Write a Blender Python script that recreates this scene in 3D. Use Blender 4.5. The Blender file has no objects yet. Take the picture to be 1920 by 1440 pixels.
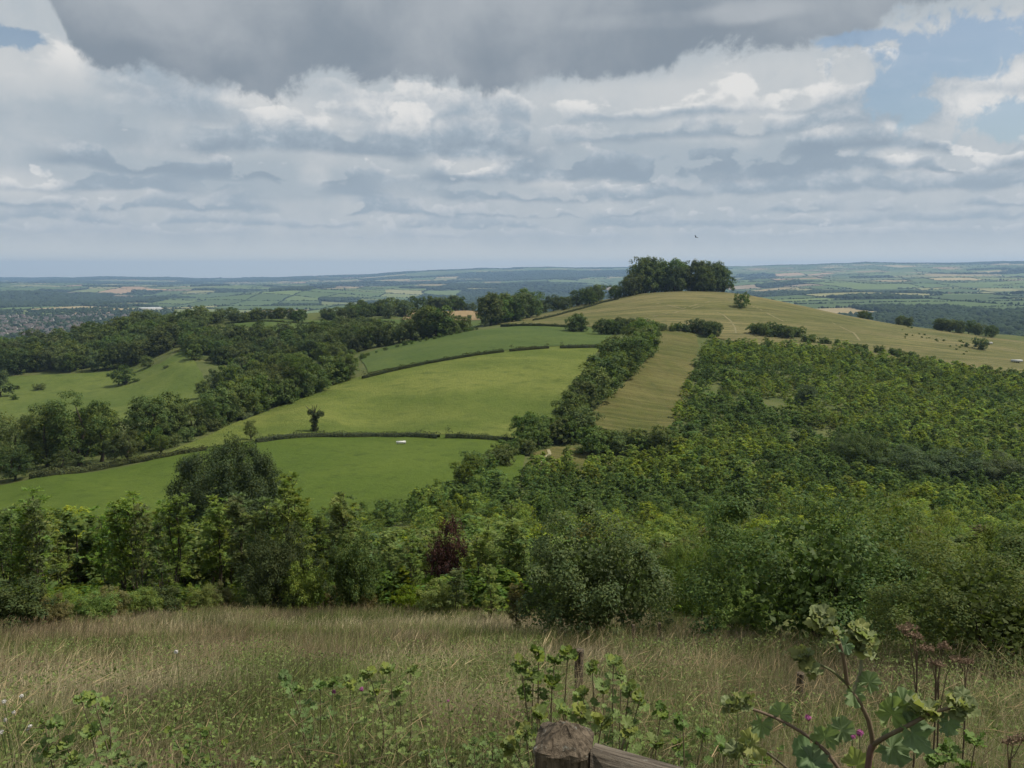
import bpy, math, random
import numpy as np
from mathutils import Vector
from mathutils.geometry import delaunay_2d_cdt

R = np.random.default_rng(11)
random.seed(5)
SC = bpy.context.scene
COL = SC.collection
PI = math.pi

# ------------------------------------------------------------------ camera
FPX = 1507.0                      # focal length in photo pixels (1920 wide)
PITCH = math.radians(7.86)
CZ = 200.0
CP, SP = math.cos(PITCH), math.sin(PITCH)
cam_d = bpy.data.cameras.new('camera')
cam = bpy.data.objects.new('camera', cam_d)
COL.objects.link(cam)
cam.location = (0, 0, CZ)
cam.rotation_euler = (PI / 2 - PITCH, 0, 0)
cam_d.sensor_width = 36.0
cam_d.lens = FPX / 1920 * 36.0
cam_d.clip_start = 0.05
cam_d.clip_end = 60000
SC.camera = cam


def ray(u, v):
    """photo pixel -> (a, t): the view ray runs through x = a*y, z = CZ - t*y"""
    u = np.asarray(u, float); v = np.asarray(v, float)
    xc = (u - 960) / FPX; yc = (720 - v) / FPX
    dy = CP + yc * SP
    dz = -SP + yc * CP
    return xc / dy, -dz / dy


# ------------------------------------------------------------------ noise
def _hash(ix, iy, s):
    h = (ix.astype(np.int64) * 374761393 + iy.astype(np.int64) * 668265263 + s * 974634777) & 0x7fffffff
    h = ((h ^ (h >> 13)) * 1274126177) & 0x7fffffff
    return ((h ^ (h >> 16)) & 0xffff) / 65535.0


def vnoise(x, y, s=0):
    x = np.asarray(x, float); y = np.asarray(y, float)
    ix = np.floor(x); iy = np.floor(y)
    fx = x - ix; fy = y - iy
    fx = fx * fx * (3 - 2 * fx); fy = fy * fy * (3 - 2 * fy)
    a = _hash(ix, iy, s); b = _hash(ix + 1, iy, s); c = _hash(ix, iy + 1, s); d = _hash(ix + 1, iy + 1, s)
    return (a * (1 - fx) + b * fx) * (1 - fy) + (c * (1 - fx) + d * fx) * fy


def fbm(x, y, s=0, o=4):
    r = 0; a = .5; n = 0
    for k in range(o):
        r = r + a * vnoise(x * 2 ** k + 17.3 * k, y * 2 ** k - 9.1 * k, s + k); n += a; a *= .5
    return r / n


def sstep(a, b, x):
    t = np.clip((np.asarray(x, float) - a) / (b - a), 0, 1)
    return t * t * (3 - 2 * t)


# ------------------------------------------------------------------ terrain
class TPS:
    def __init__(s, pts, vals, lam=2e-4):
        s.p = np.array(pts, float); n = len(pts)
        K = s.k(s.p); K[np.arange(n), np.arange(n)] += lam
        P = np.c_[np.ones(n), s.p]
        A = np.block([[K, P], [P.T, np.zeros((3, 3))]])
        s.w = np.linalg.solve(A, np.r_[np.array(vals, float), 0, 0, 0])

    def k(s, q):
        d = np.sqrt(((q[:, None, :] - s.p[None]) ** 2).sum(-1) + 1e-12)
        return d * d * np.log(d)

    def __call__(s, q):
        out = np.empty(len(q))
        for i in range(0, len(q), 20000):
            c = q[i:i + 20000]
            out[i:i + 20000] = s.k(c) @ s.w[:-3] + np.c_[np.ones(len(c)), c] @ s.w[-3:]
        return out


NEAR_PX = [
    # lower field, valley floor
    (700, 860, 172), (550, 900, 152), (850, 850, 178), (0, 950, 138), (-300, 980, 132), (-600, 990, 128), (300, 920, 146), (950, 905, 152),
    # low hedge line
    (480, 828, 195), (640, 815, 205), (820, 817, 203), (960, 824, 200), (300, 858, 176), (100, 893, 158), (-200, 930, 146),
    # saddle with the path
    (1030, 850, 185), (1000, 880, 168), (1120, 865, 180),
    # strip field
    (1180, 805, 212), (1230, 720, 272), (1270, 660, 335), (1270, 628, 390), (1120, 790, 215),
    # middle pasture
    (850, 740, 245), (600, 765, 230), (1050, 700, 270), (480, 800, 212), (700, 790, 225), (1000, 770, 230),
    # upper hedge
    (680, 708, 275), (800, 682, 290), (900, 665, 302), (1030, 653, 312), (1120, 651, 315),
    # upper pasture
    (900, 624, 385), (1100, 626, 385), (750, 662, 330), (690, 692, 290), (1000, 614, 412), (860, 634, 368),
    # hill
    (950, 607, 470), (1050, 588, 515), (1150, 563, 545), (1200, 551, 560), (1290, 546, 575), (1380, 551, 575), (1450, 563, 570),
    (1550, 585, 550), (1650, 606, 520), (1750, 625, 490), (1850, 640, 470), (1920, 648, 460), (2100, 690, 440), (2350, 735, 420),
    (1290, 598, 445), (1150, 600, 450), (1400, 598, 450), (1550, 614, 440), (1700, 641, 410), (1850, 667, 385),
    (1320, 640, 385), (1500, 648, 372), (1700, 676, 345), (1900, 706, 322), (2200, 770, 290),
    # plantation floor
    (1400, 715, 292), (1650, 745, 275), (1850, 790, 245), (1350, 790, 230), (1600, 830, 215), (1850, 850, 205), (1300, 862, 182),
    (1500, 880, 180), (1750, 905, 172), (2100, 920, 165),
    # tree belt left of the pasture
    (320, 852, 178), (450, 792, 218), (560, 748, 252), (640, 718, 272),
    (140, 882, 170), (0, 905, 163), (-300, 930, 155),
    # coombe
    (200, 800, 300), (0, 792, 320), (-300, 805, 315), (-600, 820, 310), (100, 706, 445), (0, 708, 445), (-300, 715, 440), (230, 742, 385),
    (300, 692, 428), (345, 662, 452), (372, 742, 372), (372, 705, 400),
    (250, 694, 452), (10, 652, 560), (0, 637, 600), (-300, 640, 600), (-600, 650, 600), (250, 627, 560), (370, 616, 570),
    (450, 684, 440), (600, 674, 402), (500, 614, 540), (680, 616, 515), (450, 735, 340), (600, 706, 325),
    # plateau behind the woods
    (450, 606, 580), (600, 605, 600), (750, 605, 590), (850, 606, 570), (770, 626, 468), (700, 632, 455),
    (780, 598, 640), (880, 598, 640), (780, 584, 715), (890, 584, 715), (600, 588, 700), (450, 594, 680), (1000, 591, 620), (1100, 579, 645),
]
_q, _v = [], []
for (u, v, D) in NEAR_PX:
    a, t = ray(u, v)
    _q.append((a * 2.2, math.log(D))); _v.append(t)
for a in (-1.0, -.7, -.45, -.2, 0, .2, .45, .7, 1.0):
    for D, z in ((30, -13.15), (45, -18.9), (60, -24.2), (90, -32.6), (118, -38.2)):
        zz = z - (1.0 if a > .4 and D > 80 else 0)
        _q.append((a * 2.2, math.log(D))); _v.append(-zz / D)
for a in (-1.0, -.7, -.5, -.3, -.12, .05, .2, .35, .5, .7, 1.0):
    for D, z in ((800, -78 if a > -.4 else -92), (950, -128)):
        _q.append((a * 2.2, math.log(D))); _v.append(-z / D)
for a, D, z in ((-1, 160, -42), (-1, 300, -58), (-1, 450, -57), (-1, 620, -52), (1, 160, -46), (1, 250, -50), (1, 330, -52), (1, 450, -58), (1, 600, -75)):
    _q.append((a * 2.2, math.log(D))); _v.append(-z / D)
NEAR = TPS(_q, _v)


def plane_z(x, y):
    return -1.6 - .385 * np.maximum(y, -3.0) + .10 * (fbm(x * .22 + 5, y * .22, 3, 3) - .5) * np.clip(y / 6, 0, 1)


def H(x, y):
    x = np.atleast_1d(np.asarray(x, float)); y = np.atleast_1d(np.asarray(y, float))
    a = np.clip(x / np.maximum(y, 12), -1.15, 1.15)
    yy = np.maximum(y, 24)
    t = NEAR(np.c_[a * 2.2, np.log(yy)])
    w = sstep(34, 70, y)
    z = plane_z(x, y) * (1 - w) - t * yy * w
    z = z + (fbm(x / 26., y / 26., 9, 3) - .5) * 1.1 * sstep(60, 160, y)
    return CZ + z


FAR_PX = [
    (0, 612, 2500), (150, 592, 3000), (-400, 602, 2600), (300, 577, 4000), (200, 562, 5000), (600, 572, 4200), (750, 562, 4800), (1050, 562, 4500),
    (400, 546, 7000), (100, 546, 7000), (700, 546, 6500), (1000, 541, 6500), (0, 533, 10000), (300, 533, 10500), (600, 531, 10000), (900, 524, 10000),
    (1250, 545, 5500), (1250, 520, 9500),
    (0, 528, 14000), (300, 523, 13500), (340, 525, 13500), (500, 524, 13500), (700, 516, 13500), (830, 507, 13500), (980, 503, 13500), (1150, 502, 13500), (1400, 499, 12500),
    (1600, 495, 12000), (1800, 494, 11500), (1920, 492, 11500), (2300, 490, 11500), (-300, 530, 14000), (-700, 530, 14000),
    (1420, 566, 3200), (1500, 582, 2600), (1800, 606, 2000), (1900, 625, 1650), (1600, 546, 4000), (1850, 562, 3200), (1700, 520, 7500), (1850, 509, 8500),
    (1450, 526, 7000), (2300, 560, 3200), (2300, 625, 1650), (1700, 535, 5500), (1900, 530, 5600), (1650, 575, 2700), (1500, 512, 9500),
]
_q, _v = [], []
for (u, v, D) in FAR_PX:
    a, t = ray(u, v); _q.append((a * 2.2, math.log(D))); _v.append(t)
for a in (-1.1, -.7, -.35, 0, .35, .7, 1.1):
    for D, z in ((880, -130), (1200, -140), (17000, -60)):
        _q.append((a * 2.2, math.log(D))); _v.append(-z / D)
FARF = TPS(_q, _v)


def HF(x, y):
    x = np.atleast_1d(np.asarray(x, float)); y = np.atleast_1d(np.asarray(y, float))
    a = np.clip(x / y, -1.25, 1.25)
    t = FARF(np.c_[a * 2.2, np.log(np.maximum(y, 800))])
    und = (fbm(x / 1300., y / 900., 31, 3) - .5) * 105 * sstep(2600, 4600, y) * (1 - sstep(8500, 11000, y)) + (fbm(x / 520., y / 420., 35, 2) - .5) * 22 * sstep(2200, 4000, y)
    und = und + (fbm(x / 700., y / 3000., 41, 3) - .5) * 34 * sstep(9000, 12000, y)
    return CZ - t * y + und


def G(u, v, lo=2.5, hi=900.0, f=None):
    """where the ray of a photo pixel meets the ground between depths lo and hi -> (x, y, z)"""
    f = f or H
    a, t = ray(u, v)
    D = np.exp(np.linspace(math.log(lo), math.log(hi), 900))
    g = (CZ - t * D) - f(a * D, D)
    i = np.argmax(g <= 0) if (g <= 0).any() else int(np.argmin(g))
    if i > 0 and g[i] <= 0 < g[i - 1]:
        k = g[i - 1] / (g[i - 1] - g[i]); d = D[i - 1] + k * (D[i] - D[i - 1])
    else:
        d = D[i]
    return float(a * d), float(d), float(f(a * d, d)[0])


# ------------------------------------------------------------------ object helpers
def tag(o, label=None, cat=None, group=None, kind=None):
    if label: o['label'] = label
    if cat: o['category'] = cat
    if group: o['group'] = group
    if kind: o['kind'] = kind
    return o


def empty(name, loc, rz=0., s=1.):
    o = bpy.data.objects.new(name, None)
    COL.objects.link(o)
    o.location = loc; o.rotation_euler = (0, 0, rz); o.scale = (s, s, s)
    o.empty_display_size = .2
    return o


def mesh_np(name, V, F, tint=None, mi=None, smooth=False):
    """V (n,3), F (m,4) or list of such arrays (3- and 4-sided)"""
    me = bpy.data.meshes.new(name)
    Fs = F if isinstance(F, list) else [F]
    Fs = [np.asarray(f, np.int32) for f in Fs if len(f)]
    V = np.asarray(V, np.float32)
    me.vertices.add(len(V)); me.vertices.foreach_set('co', V.ravel())
    li = np.concatenate([f.ravel() for f in Fs])
    tot = np.concatenate([np.full(len(f), f.shape[1]) for f in Fs])
    st = np.concatenate([[0], np.cumsum(tot)[:-1]])
    me.loops.add(len(li)); me.loops.foreach_set('vertex_index', li)
    me.polygons.add(len(tot)); me.polygons.foreach_set('loop_start', st.astype(np.int32))
    if mi is not None: me.polygons.foreach_set('material_index', np.asarray(mi, np.int32))
    if smooth: me.polygons.foreach_set('use_smooth', np.ones(len(tot), bool))
    me.update(calc_edges=True)
    if tint is not None:
        at = me.attributes.new('tint', 'FLOAT_COLOR', 'FACE')
        c = np.ones((len(tot), 4), np.float32); c[:, :3] = tint
        at.data.foreach_set('color', c.ravel())
    return me


def link(name, me, mats, parent=None, loc=None):
    o = bpy.data.objects.new(name, me); COL.objects.link(o)
    if not me.materials:
        for m in (mats if isinstance(mats, (list, tuple)) else [mats]): me.materials.append(m)
    if parent is not None: o.parent = parent
    if loc is not None: o.location = loc
    return o


def copy_tree(o, parent=None):
    c = o.copy(); COL.objects.link(c)
    c.parent = parent
    for ch in list(o.children): copy_tree(ch, c)
    return c


class MB:
    """collects pieces of one mesh"""
    def __init__(s): s.V = []; s.F = []; s.T = []; s.n = 0; s.M = []

    def add(s, V, F, tint=(1, 1, 1), mi=0):
        V = np.asarray(V, float); F = np.asarray(F, int)
        s.V.append(V); s.F.append(F + s.n); s.n += len(V)
        t = np.asarray(tint, float)
        s.T.append(np.broadcast_to(t, (len(F), 3)) if t.ndim == 1 else t)
        s.M.append(np.full(len(F), mi))

    def tube(s, pts, rad, sides=6, tint=(1, 1, 1), mi=0, cap=True):
        P = np.asarray(pts, float); n = len(P)
        r = np.broadcast_to(np.asarray(rad, float), (n,))
        T = np.gradient(P, axis=0); T /= np.linalg.norm(T, axis=1)[:, None] + 1e-9
        ref = np.array([0.31, .17, .93]) if abs(T[:, 2]).mean() < .8 else np.array([.95, .2, .1])
        A = np.cross(T, ref); A /= np.linalg.norm(A, axis=1)[:, None] + 1e-9
        B = np.cross(T, A)
        th = np.linspace(0, 2 * PI, sides, endpoint=False)
        V = P[:, None] + r[:, None, None] * (A[:, None] * np.cos(th)[None, :, None] + B[:, None] * np.sin(th)[None, :, None])
        V = V.reshape(-1, 3)
        i, j = np.meshgrid(np.arange(n - 1), np.arange(sides), indexing='ij')
        jn = (j + 1) % sides
        F = np.stack([i * sides + j, i * sides + jn, (i + 1) * sides + jn, (i + 1) * sides + j], -1).reshape(-1, 4)
        s.add(V, F, tint, mi)
        if cap:
            b = (n - 1) * sides
            if sides == 4: s.add(V[b:], [[0, 1, 2, 3]], tint, mi)
            elif sides == 6: s.add(V[b:], [[0, 1, 2, 3], [0, 3, 4, 5]], tint, mi)
            elif sides == 8: s.add(V[b:], [[0, 1, 2, 3], [0, 3, 4, 7], [4, 5, 6, 7]], tint, mi)

    def box(s, c, d, tint=(1, 1, 1), mi=0, rot=0.):
        c = np.asarray(c, float); d = np.asarray(d, float) / 2
        v = np.array([(x, y, z) for z in (-1, 1) for y in (-1, 1) for x in (-1, 1)], float) * d
        cs, sn = math.cos(rot), math.sin(rot)
        v = np.c_[v[:, 0] * cs - v[:, 1] * sn, v[:, 0] * sn + v[:, 1] * cs, v[:, 2]] + c
        s.add(v, [[0, 2, 3, 1], [4, 5, 7, 6], [0, 1, 5, 4], [2, 6, 7, 3], [0, 4, 6, 2], [1, 3, 7, 5]], tint, mi)

    def mesh(s, name, smooth=False):
        return mesh_np(name, np.concatenate(s.V), np.concatenate(s.F), np.concatenate(s.T), np.concatenate(s.M), smooth)


def unit(v):
    return v / (np.linalg.norm(v, axis=-1, keepdims=True) + 1e-9)


def sphere_dirs(n, r=R):
    return unit(r.normal(size=(n, 3)))


def leaf_quads(P, N, length, width, r=R, T=None):
    n = len(P)
    if T is None: T = sphere_dirs(n, r)
    T = unit(T - N * (T * N).sum(1)[:, None])
    B = np.cross(N, T)
    l = np.broadcast_to(length, (n,))[:, None] * .5; w = np.broadcast_to(width, (n,))[:, None] * .5
    V = np.stack([P - T * l, P + B * w - T * l * .1 + N * w * .25, P + T * l, P - B * w - T * l * .1 + N * w * .25], 1).reshape(-1, 3)
    F = np.arange(4 * n).reshape(n, 4)
    return V, F


# ------------------------------------------------------------------ materials
def nodes_of(name):
    m = bpy.data.materials.new(name); m.use_nodes = True
    nt = m.node_tree; nt.nodes.clear()
    return m, nt


class NB:
    """tiny node-building helper"""
    def __init__(s, nt): s.nt = nt

    def n(s, t, **k):
        x = s.nt.nodes.new(t)
        for a, b in k.items(): setattr(x, a, b)
        return x

    def set(s, sock, v):
        if hasattr(v, 'is_output'): s.nt.links.new(v, sock)
        else: sock.default_value = v

    def m(s, op, a, b=None, c=None, clamp=False):
        x = s.n('ShaderNodeMath', operation=op, use_clamp=clamp)
        s.set(x.inputs[0], a)
        if b is not None: s.set(x.inputs[1], b)
        if c is not None: s.set(x.inputs[2], c)
        return x.outputs[0]

    def vm(s, op, a, b=None, out=0):
        x = s.n('ShaderNodeVectorMath', operation=op)
        s.set(x.inputs[0], a)
        if b is not None:
            s.set(x.inputs['Scale'] if op == 'SCALE' else x.inputs[1], b)
        return x.outputs[out]

    def ss(s, v, lo, hi, a=0., b=1.):
        x = s.n('ShaderNodeMapRange', interpolation_type='SMOOTHSTEP')
        s.set(x.inputs[0], v)
        for i, q in enumerate((lo, hi, a, b)): s.set(x.inputs[1 + i], q)
        return x.outputs[0]

    def lin(s, v, lo, hi, a=0., b=1.):
        x = s.n('ShaderNodeMapRange')
        s.set(x.inputs[0], v)
        for i, q in enumerate((lo, hi, a, b)): s.set(x.inputs[1 + i], q)
        return x.outputs[0]

    def noise(s, vec, scale, detail=4, rough=.55, dist=0.):
        x = s.n('ShaderNodeTexNoise')
        s.set(x.inputs['Vector'], vec); s.set(x.inputs['Scale'], scale)
        x.inputs['Detail'].default_value = detail; x.inputs['Roughness'].default_value = rough; x.inputs['Distortion'].default_value = dist
        return x.outputs[0]

    def mix(s, f, a, b, mode='MIX'):
        x = s.n('ShaderNodeMix', data_type='RGBA', blend_type=mode)
        s.set(x.inputs[0], f)
        for sock, v in ((x.inputs[6], a), (x.inputs[7], b)):
            s.set(sock, v if hasattr(v, 'is_output') or len(v) == 4 else (*v, 1))
        return x.outputs[2]


def mat_leaf(name, col, trans=.3, vary=.25, rough=.5, spec=.25, obj_hue=.02):
    m, nt = nodes_of(name); b = NB(nt)
    at = b.n('ShaderNodeAttribute', attribute_name='tint')
    oi = b.n('ShaderNodeObjectInfo')
    c = b.mix(1., at.outputs[0], (*col, 1), 'MULTIPLY')
    hs = b.n('ShaderNodeHueSaturation')
    b.set(hs.inputs['Hue'], b.lin(oi.outputs['Random'], 0, 1, .5 - obj_hue, .5 + obj_hue))
    rr = b.m('FRACT', b.m('MULTIPLY', oi.outputs['Random'], 7.31))
    b.set(hs.inputs['Value'], b.lin(rr, 0, 1, 1 - vary, 1 + vary))
    r3 = b.m('FRACT', b.m('MULTIPLY', oi.outputs['Random'], 13.7))
    b.set(hs.inputs['Saturation'], b.lin(r3, 0, 1, .85, 1.1))
    b.set(hs.inputs['Color'], c)
    pr = b.n('ShaderNodeBsdfPrincipled')
    b.set(pr.inputs['Base Color'], hs.outputs[0]); pr.inputs['Roughness'].default_value = rough
    pr.inputs['Specular IOR Level'].default_value = spec
    tr = b.n('ShaderNodeBsdfTranslucent')
    b.set(tr.inputs[0], b.mix(1., hs.outputs[0], (1.15, 1.25, .7, 1), 'MULTIPLY'))
    mx = b.n('ShaderNodeMixShader'); mx.inputs[0].default_value = trans
    nt.links.new(pr.outputs[0], mx.inputs[1]); nt.links.new(tr.outputs[0], mx.inputs[2])
    o = b.n('ShaderNodeOutputMaterial'); nt.links.new(mx.outputs[0], o.inputs[0])
    return m


def mat_field(name, c1, c2, c3, scale=.05, stretch=(1, 1, 1), rot=0., fine=.6, bump=.3, streak=0., bscale=1.2):
    """turf: two-scale noise between three colours, optional mowing streaks"""
    m, nt = nodes_of(name); b = NB(nt)
    tc = b.n('ShaderNodeTexCoord')
    mp = b.n('ShaderNodeMapping'); nt.links.new(tc.outputs['Object'], mp.inputs[0])
    mp.inputs['Rotation'].default_value = (0, 0, rot); mp.inputs['Scale'].default_value = stretch
    v = mp.outputs[0]
    n1 = b.noise(v, scale, 5, .6, .5); n2 = b.noise(v, scale * 7, 6, .65); n3 = b.noise(tc.outputs['Object'], fine, 5, .7)
    c = b.mix(b.ss(n1, .36, .64), c1, c2)
    c = b.mix(b.ss(n2, .48, .72, 0, .8), c, c3)
    if streak:
        mp2 = b.n('ShaderNodeMapping'); nt.links.new(tc.outputs['Object'], mp2.inputs[0])
        mp2.inputs['Rotation'].default_value = (0, 0, rot); mp2.inputs['Scale'].default_value = (.012, .55, .2)
        s1 = b.noise(mp2.outputs[0], 1.0, 5, .65, .4)
        c = b.mix(b.ss(s1, .45, .68, 0, streak), c, tuple(x * 1.5 for x in c2))
        c = b.mix(b.ss(s1, .52, .32, 0, streak * .8), c, tuple(x * .62 for x in c1))
    c = b.mix(b.lin(n3, .3, .7, .0, .55), c, b.mix(1., c, (.62, .66, .6, 1), 'MULTIPLY'))
    tf = b.noise(v, .33, 3, .6)
    c = b.mix(b.ss(tf, .56, .66, 0, .45), c, b.mix(1., c, (.66, .72, .6, 1), 'MULTIPLY'))
    tf2 = b.noise(v, .16, 3, .65)
    c = b.mix(b.ss(tf2, .58, .70, 0, .4), c, b.mix(1., c, (1.3, 1.2, 1.25, 1), 'MULTIPLY'))
    pr = b.n('ShaderNodeBsdfPrincipled'); b.set(pr.inputs['Base Color'], c)
    pr.inputs['Roughness'].default_value = .9; pr.inputs['Specular IOR Level'].default_value = .1
    bp = b.n('ShaderNodeBump'); bp.inputs['Strength'].default_value = bump; bp.inputs['Distance'].default_value = .6
    b.set(bp.inputs['Height'], b.noise(tc.outputs['Object'], bscale, 5, .7)); nt.links.new(bp.outputs[0], pr.inputs['Normal'])
    o = b.n('ShaderNodeOutputMaterial'); nt.links.new(pr.outputs[0], o.inputs[0])
    return m


def mat_tint(name, base=(1, 1, 1), rough=.85, nscale=0., namt=.3, spec=.15, trans=0.):
    m, nt = nodes_of(name); b = NB(nt)
    at = b.n('ShaderNodeAttribute', attribute_name='tint')
    c = b.mix(1., at.outputs[0], (*base, 1), 'MULTIPLY')
    if nscale:
        tc = b.n('ShaderNodeTexCoord')
        n = b.noise(tc.outputs['Object'], nscale, 5, .65)
        c = b.mix(b.ss(n, .3, .7, 0, namt), c, b.mix(1., c, (.45, .45, .42, 1), 'MULTIPLY'))
    pr = b.n('ShaderNodeBsdfPrincipled'); b.set(pr.inputs['Base Color'], c)
    pr.inputs['Roughness'].default_value = rough; pr.inputs['Specular IOR Level'].default_value = spec
    out = pr.outputs[0]
    if trans:
        tr = b.n('ShaderNodeBsdfTranslucent'); b.set(tr.inputs[0], c)
        mx = b.n('ShaderNodeMixShader'); mx.inputs[0].default_value = trans
        nt.links.new(out, mx.inputs[1]); nt.links.new(tr.outputs[0], mx.inputs[2]); out = mx.outputs[0]
    o = b.n('ShaderNodeOutputMaterial'); nt.links.new(out, o.inputs[0])
    return m


def mat_wood(name, dark, light, lichen=.3):
    m, nt = nodes_of(name); b = NB(nt)
    tc = b.n('ShaderNodeTexCoord')
    at = b.n('ShaderNodeAttribute', attribute_name='grain')
    mp = b.n('ShaderNodeMapping'); nt.links.new(tc.outputs['Object'], mp.inputs[0]); mp.inputs['Scale'].default_value = (60, 60, 3.5)
    n1 = b.noise(mp.outputs[0], 1., 6, .7, .6)
    n2 = b.noise(tc.outputs['Object'], 26, 6, .75, .3)
    n3 = b.noise(tc.outputs['Object'], 90, 4, .7)
    c = b.mix(b.ss(n1, .32, .68), dark, light)
    c = b.mix(b.ss(n2, .56, .66, 0, lichen), c, (.30, .31, .27))
    c = b.mix(b.ss(n3, .62, .72, 0, .8), c, (.02, .018, .014))
    pr = b.n('ShaderNodeBsdfPrincipled'); b.set(pr.inputs['Base Color'], c); pr.inputs['Roughness'].default_value = .9
    pr.inputs['Specular IOR Level'].default_value = .15
    bp = b.n('ShaderNodeBump'); bp.inputs['Strength'].default_value = .9; bp.inputs['Distance'].default_value = .006
    b.set(bp.inputs['Height'], b.m('ADD', n1, b.m('MULTIPLY', n2, .8))); nt.links.new(bp.outputs[0], pr.inputs['Normal'])
    o = b.n('ShaderNodeOutputMaterial'); nt.links.new(pr.outputs[0], o.inputs[0])
    return m


M = {}
M['bark'] = mat_tint('bark', (.075, .06, .045), .9, 6., .6)
M['bark_grey'] = mat_tint('grey_bark', (.11, .10, .085), .9, 8., .6)
M['leaf_far'] = mat_leaf('woodland_leaf', (.088, .120, .037), .30, .26, .7, .06)
M['leaf_mid'] = mat_leaf('hedgerow_leaf', (.102, .142, .036), .34, .2, .65, .08)
M['leaf_ash'] = mat_leaf('ash_leaf', (.152, .206, .048), .42, .2, .6, .1)
M['leaf_lime'] = mat_leaf('plantation_leaf', (.190, .226, .062), .42, .22, .65, .06)
M['leaf_willow'] = mat_leaf('willow_leaf', (.098, .136, .040), .38, .14, .6, .12)
M['leaf_dark'] = mat_leaf('dark_leaf', (.054, .076, .024), .28, .15, .6, .12)
M['leaf_yellow'] = mat_leaf('yellow_green_leaf', (.150, .195, .028), .42, .1, .6, .08)
M['leaf_copper'] = mat_leaf('copper_leaf', (.075, .034, .028), .25, .05, .6, .08, .0)
M['leaf_brown'] = mat_leaf('browning_leaf', (.135, .130, .050), .36, .15, .6, .06)
M['hedge'] = mat_leaf('hedge_leaf', (.058, .072, .028), .2, .12, .7, .05)
M['leaf_mallow'] = mat_leaf('mallow_leaf', (.215, .275, .11), .40, .12, .55, .2)
M['leaf_weed'] = mat_leaf('weed_leaf', (.150, .208, .070), .38, .15, .55, .15)
M['leaf_round'] = mat_leaf('round_shrub_leaf', (.080, .118, .036), .3, .05, .55, .14)
M['stem'] = mat_tint('plant_stem', (1, 1, 1), .7, 30., .3)
M['grass'] = mat_tint('grass_blade', (1, 1, 1), .65, 0, 0, .2, .3)
M['flower'] = mat_tint('petal', (1, 1, 1), .7, 0, 0, .1, .25)
M['farm'] = mat_tint('farmland', (1, 1, 1), .95, .02, .35, .05)
M['wood_far'] = mat_tint('distant_foliage', (.030, .046, .018), .95, .05, .4, .05)
M['house'] = mat_tint('house_wall', (1, 1, 1), .85, .4, .2)
M['roof'] = mat_tint('house_roof', (1, 1, 1), .85, 1.5, .3)
M['paint'] = mat_tint('painted_metal', (1, 1, 1), .5, 2., .25)
M['hide'] = mat_tint('cow_hide', (1, 1, 1), .8, 1., .2)
M['post'] = mat_wood('weathered_post', (.028, .022, .015), (.15, .118, .085), .5)
M['rail'] = mat_wood('weathered_rail', (.045, .036, .028), (.20, .17, .135), .35)
M['faint'] = mat_field('faint_path', (.20, .18, .095), (.235, .205, .115), (.15, .145, .07), .2)
M['path'] = mat_field('worn_path', (.25, .225, .14), (.29, .26, .165), (.19, .185, .10), .2)

# ------------------------------------------------------------------ light: broken cloud, sun behind thin cloud, high on the right
SUN_EL, SUN_AZ = math.radians(57), math.radians(88)       # azimuth measured from +Y towards +X
sd = bpy.data.lights.new('sun', 'SUN'); sd.energy = 4.2; sd.angle = math.radians(2.5); sd.color = (1, .93, .80)
sun = bpy.data.objects.new('sun', sd); COL.objects.link(sun)
sdir = Vector((math.sin(SUN_AZ) * math.cos(SUN_EL), math.cos(SUN_AZ) * math.cos(SUN_EL), math.sin(SUN_EL)))
sun.rotation_euler = sdir.to_track_quat('Z', 'Y').to_euler()
sun.location = (0, 0, CZ + 60)


def azel(u, v):
    a, t = ray(u, v)
    return math.atan2(float(a), 1.0), math.atan2(-float(t), math.hypot(1, float(a)))


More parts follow.
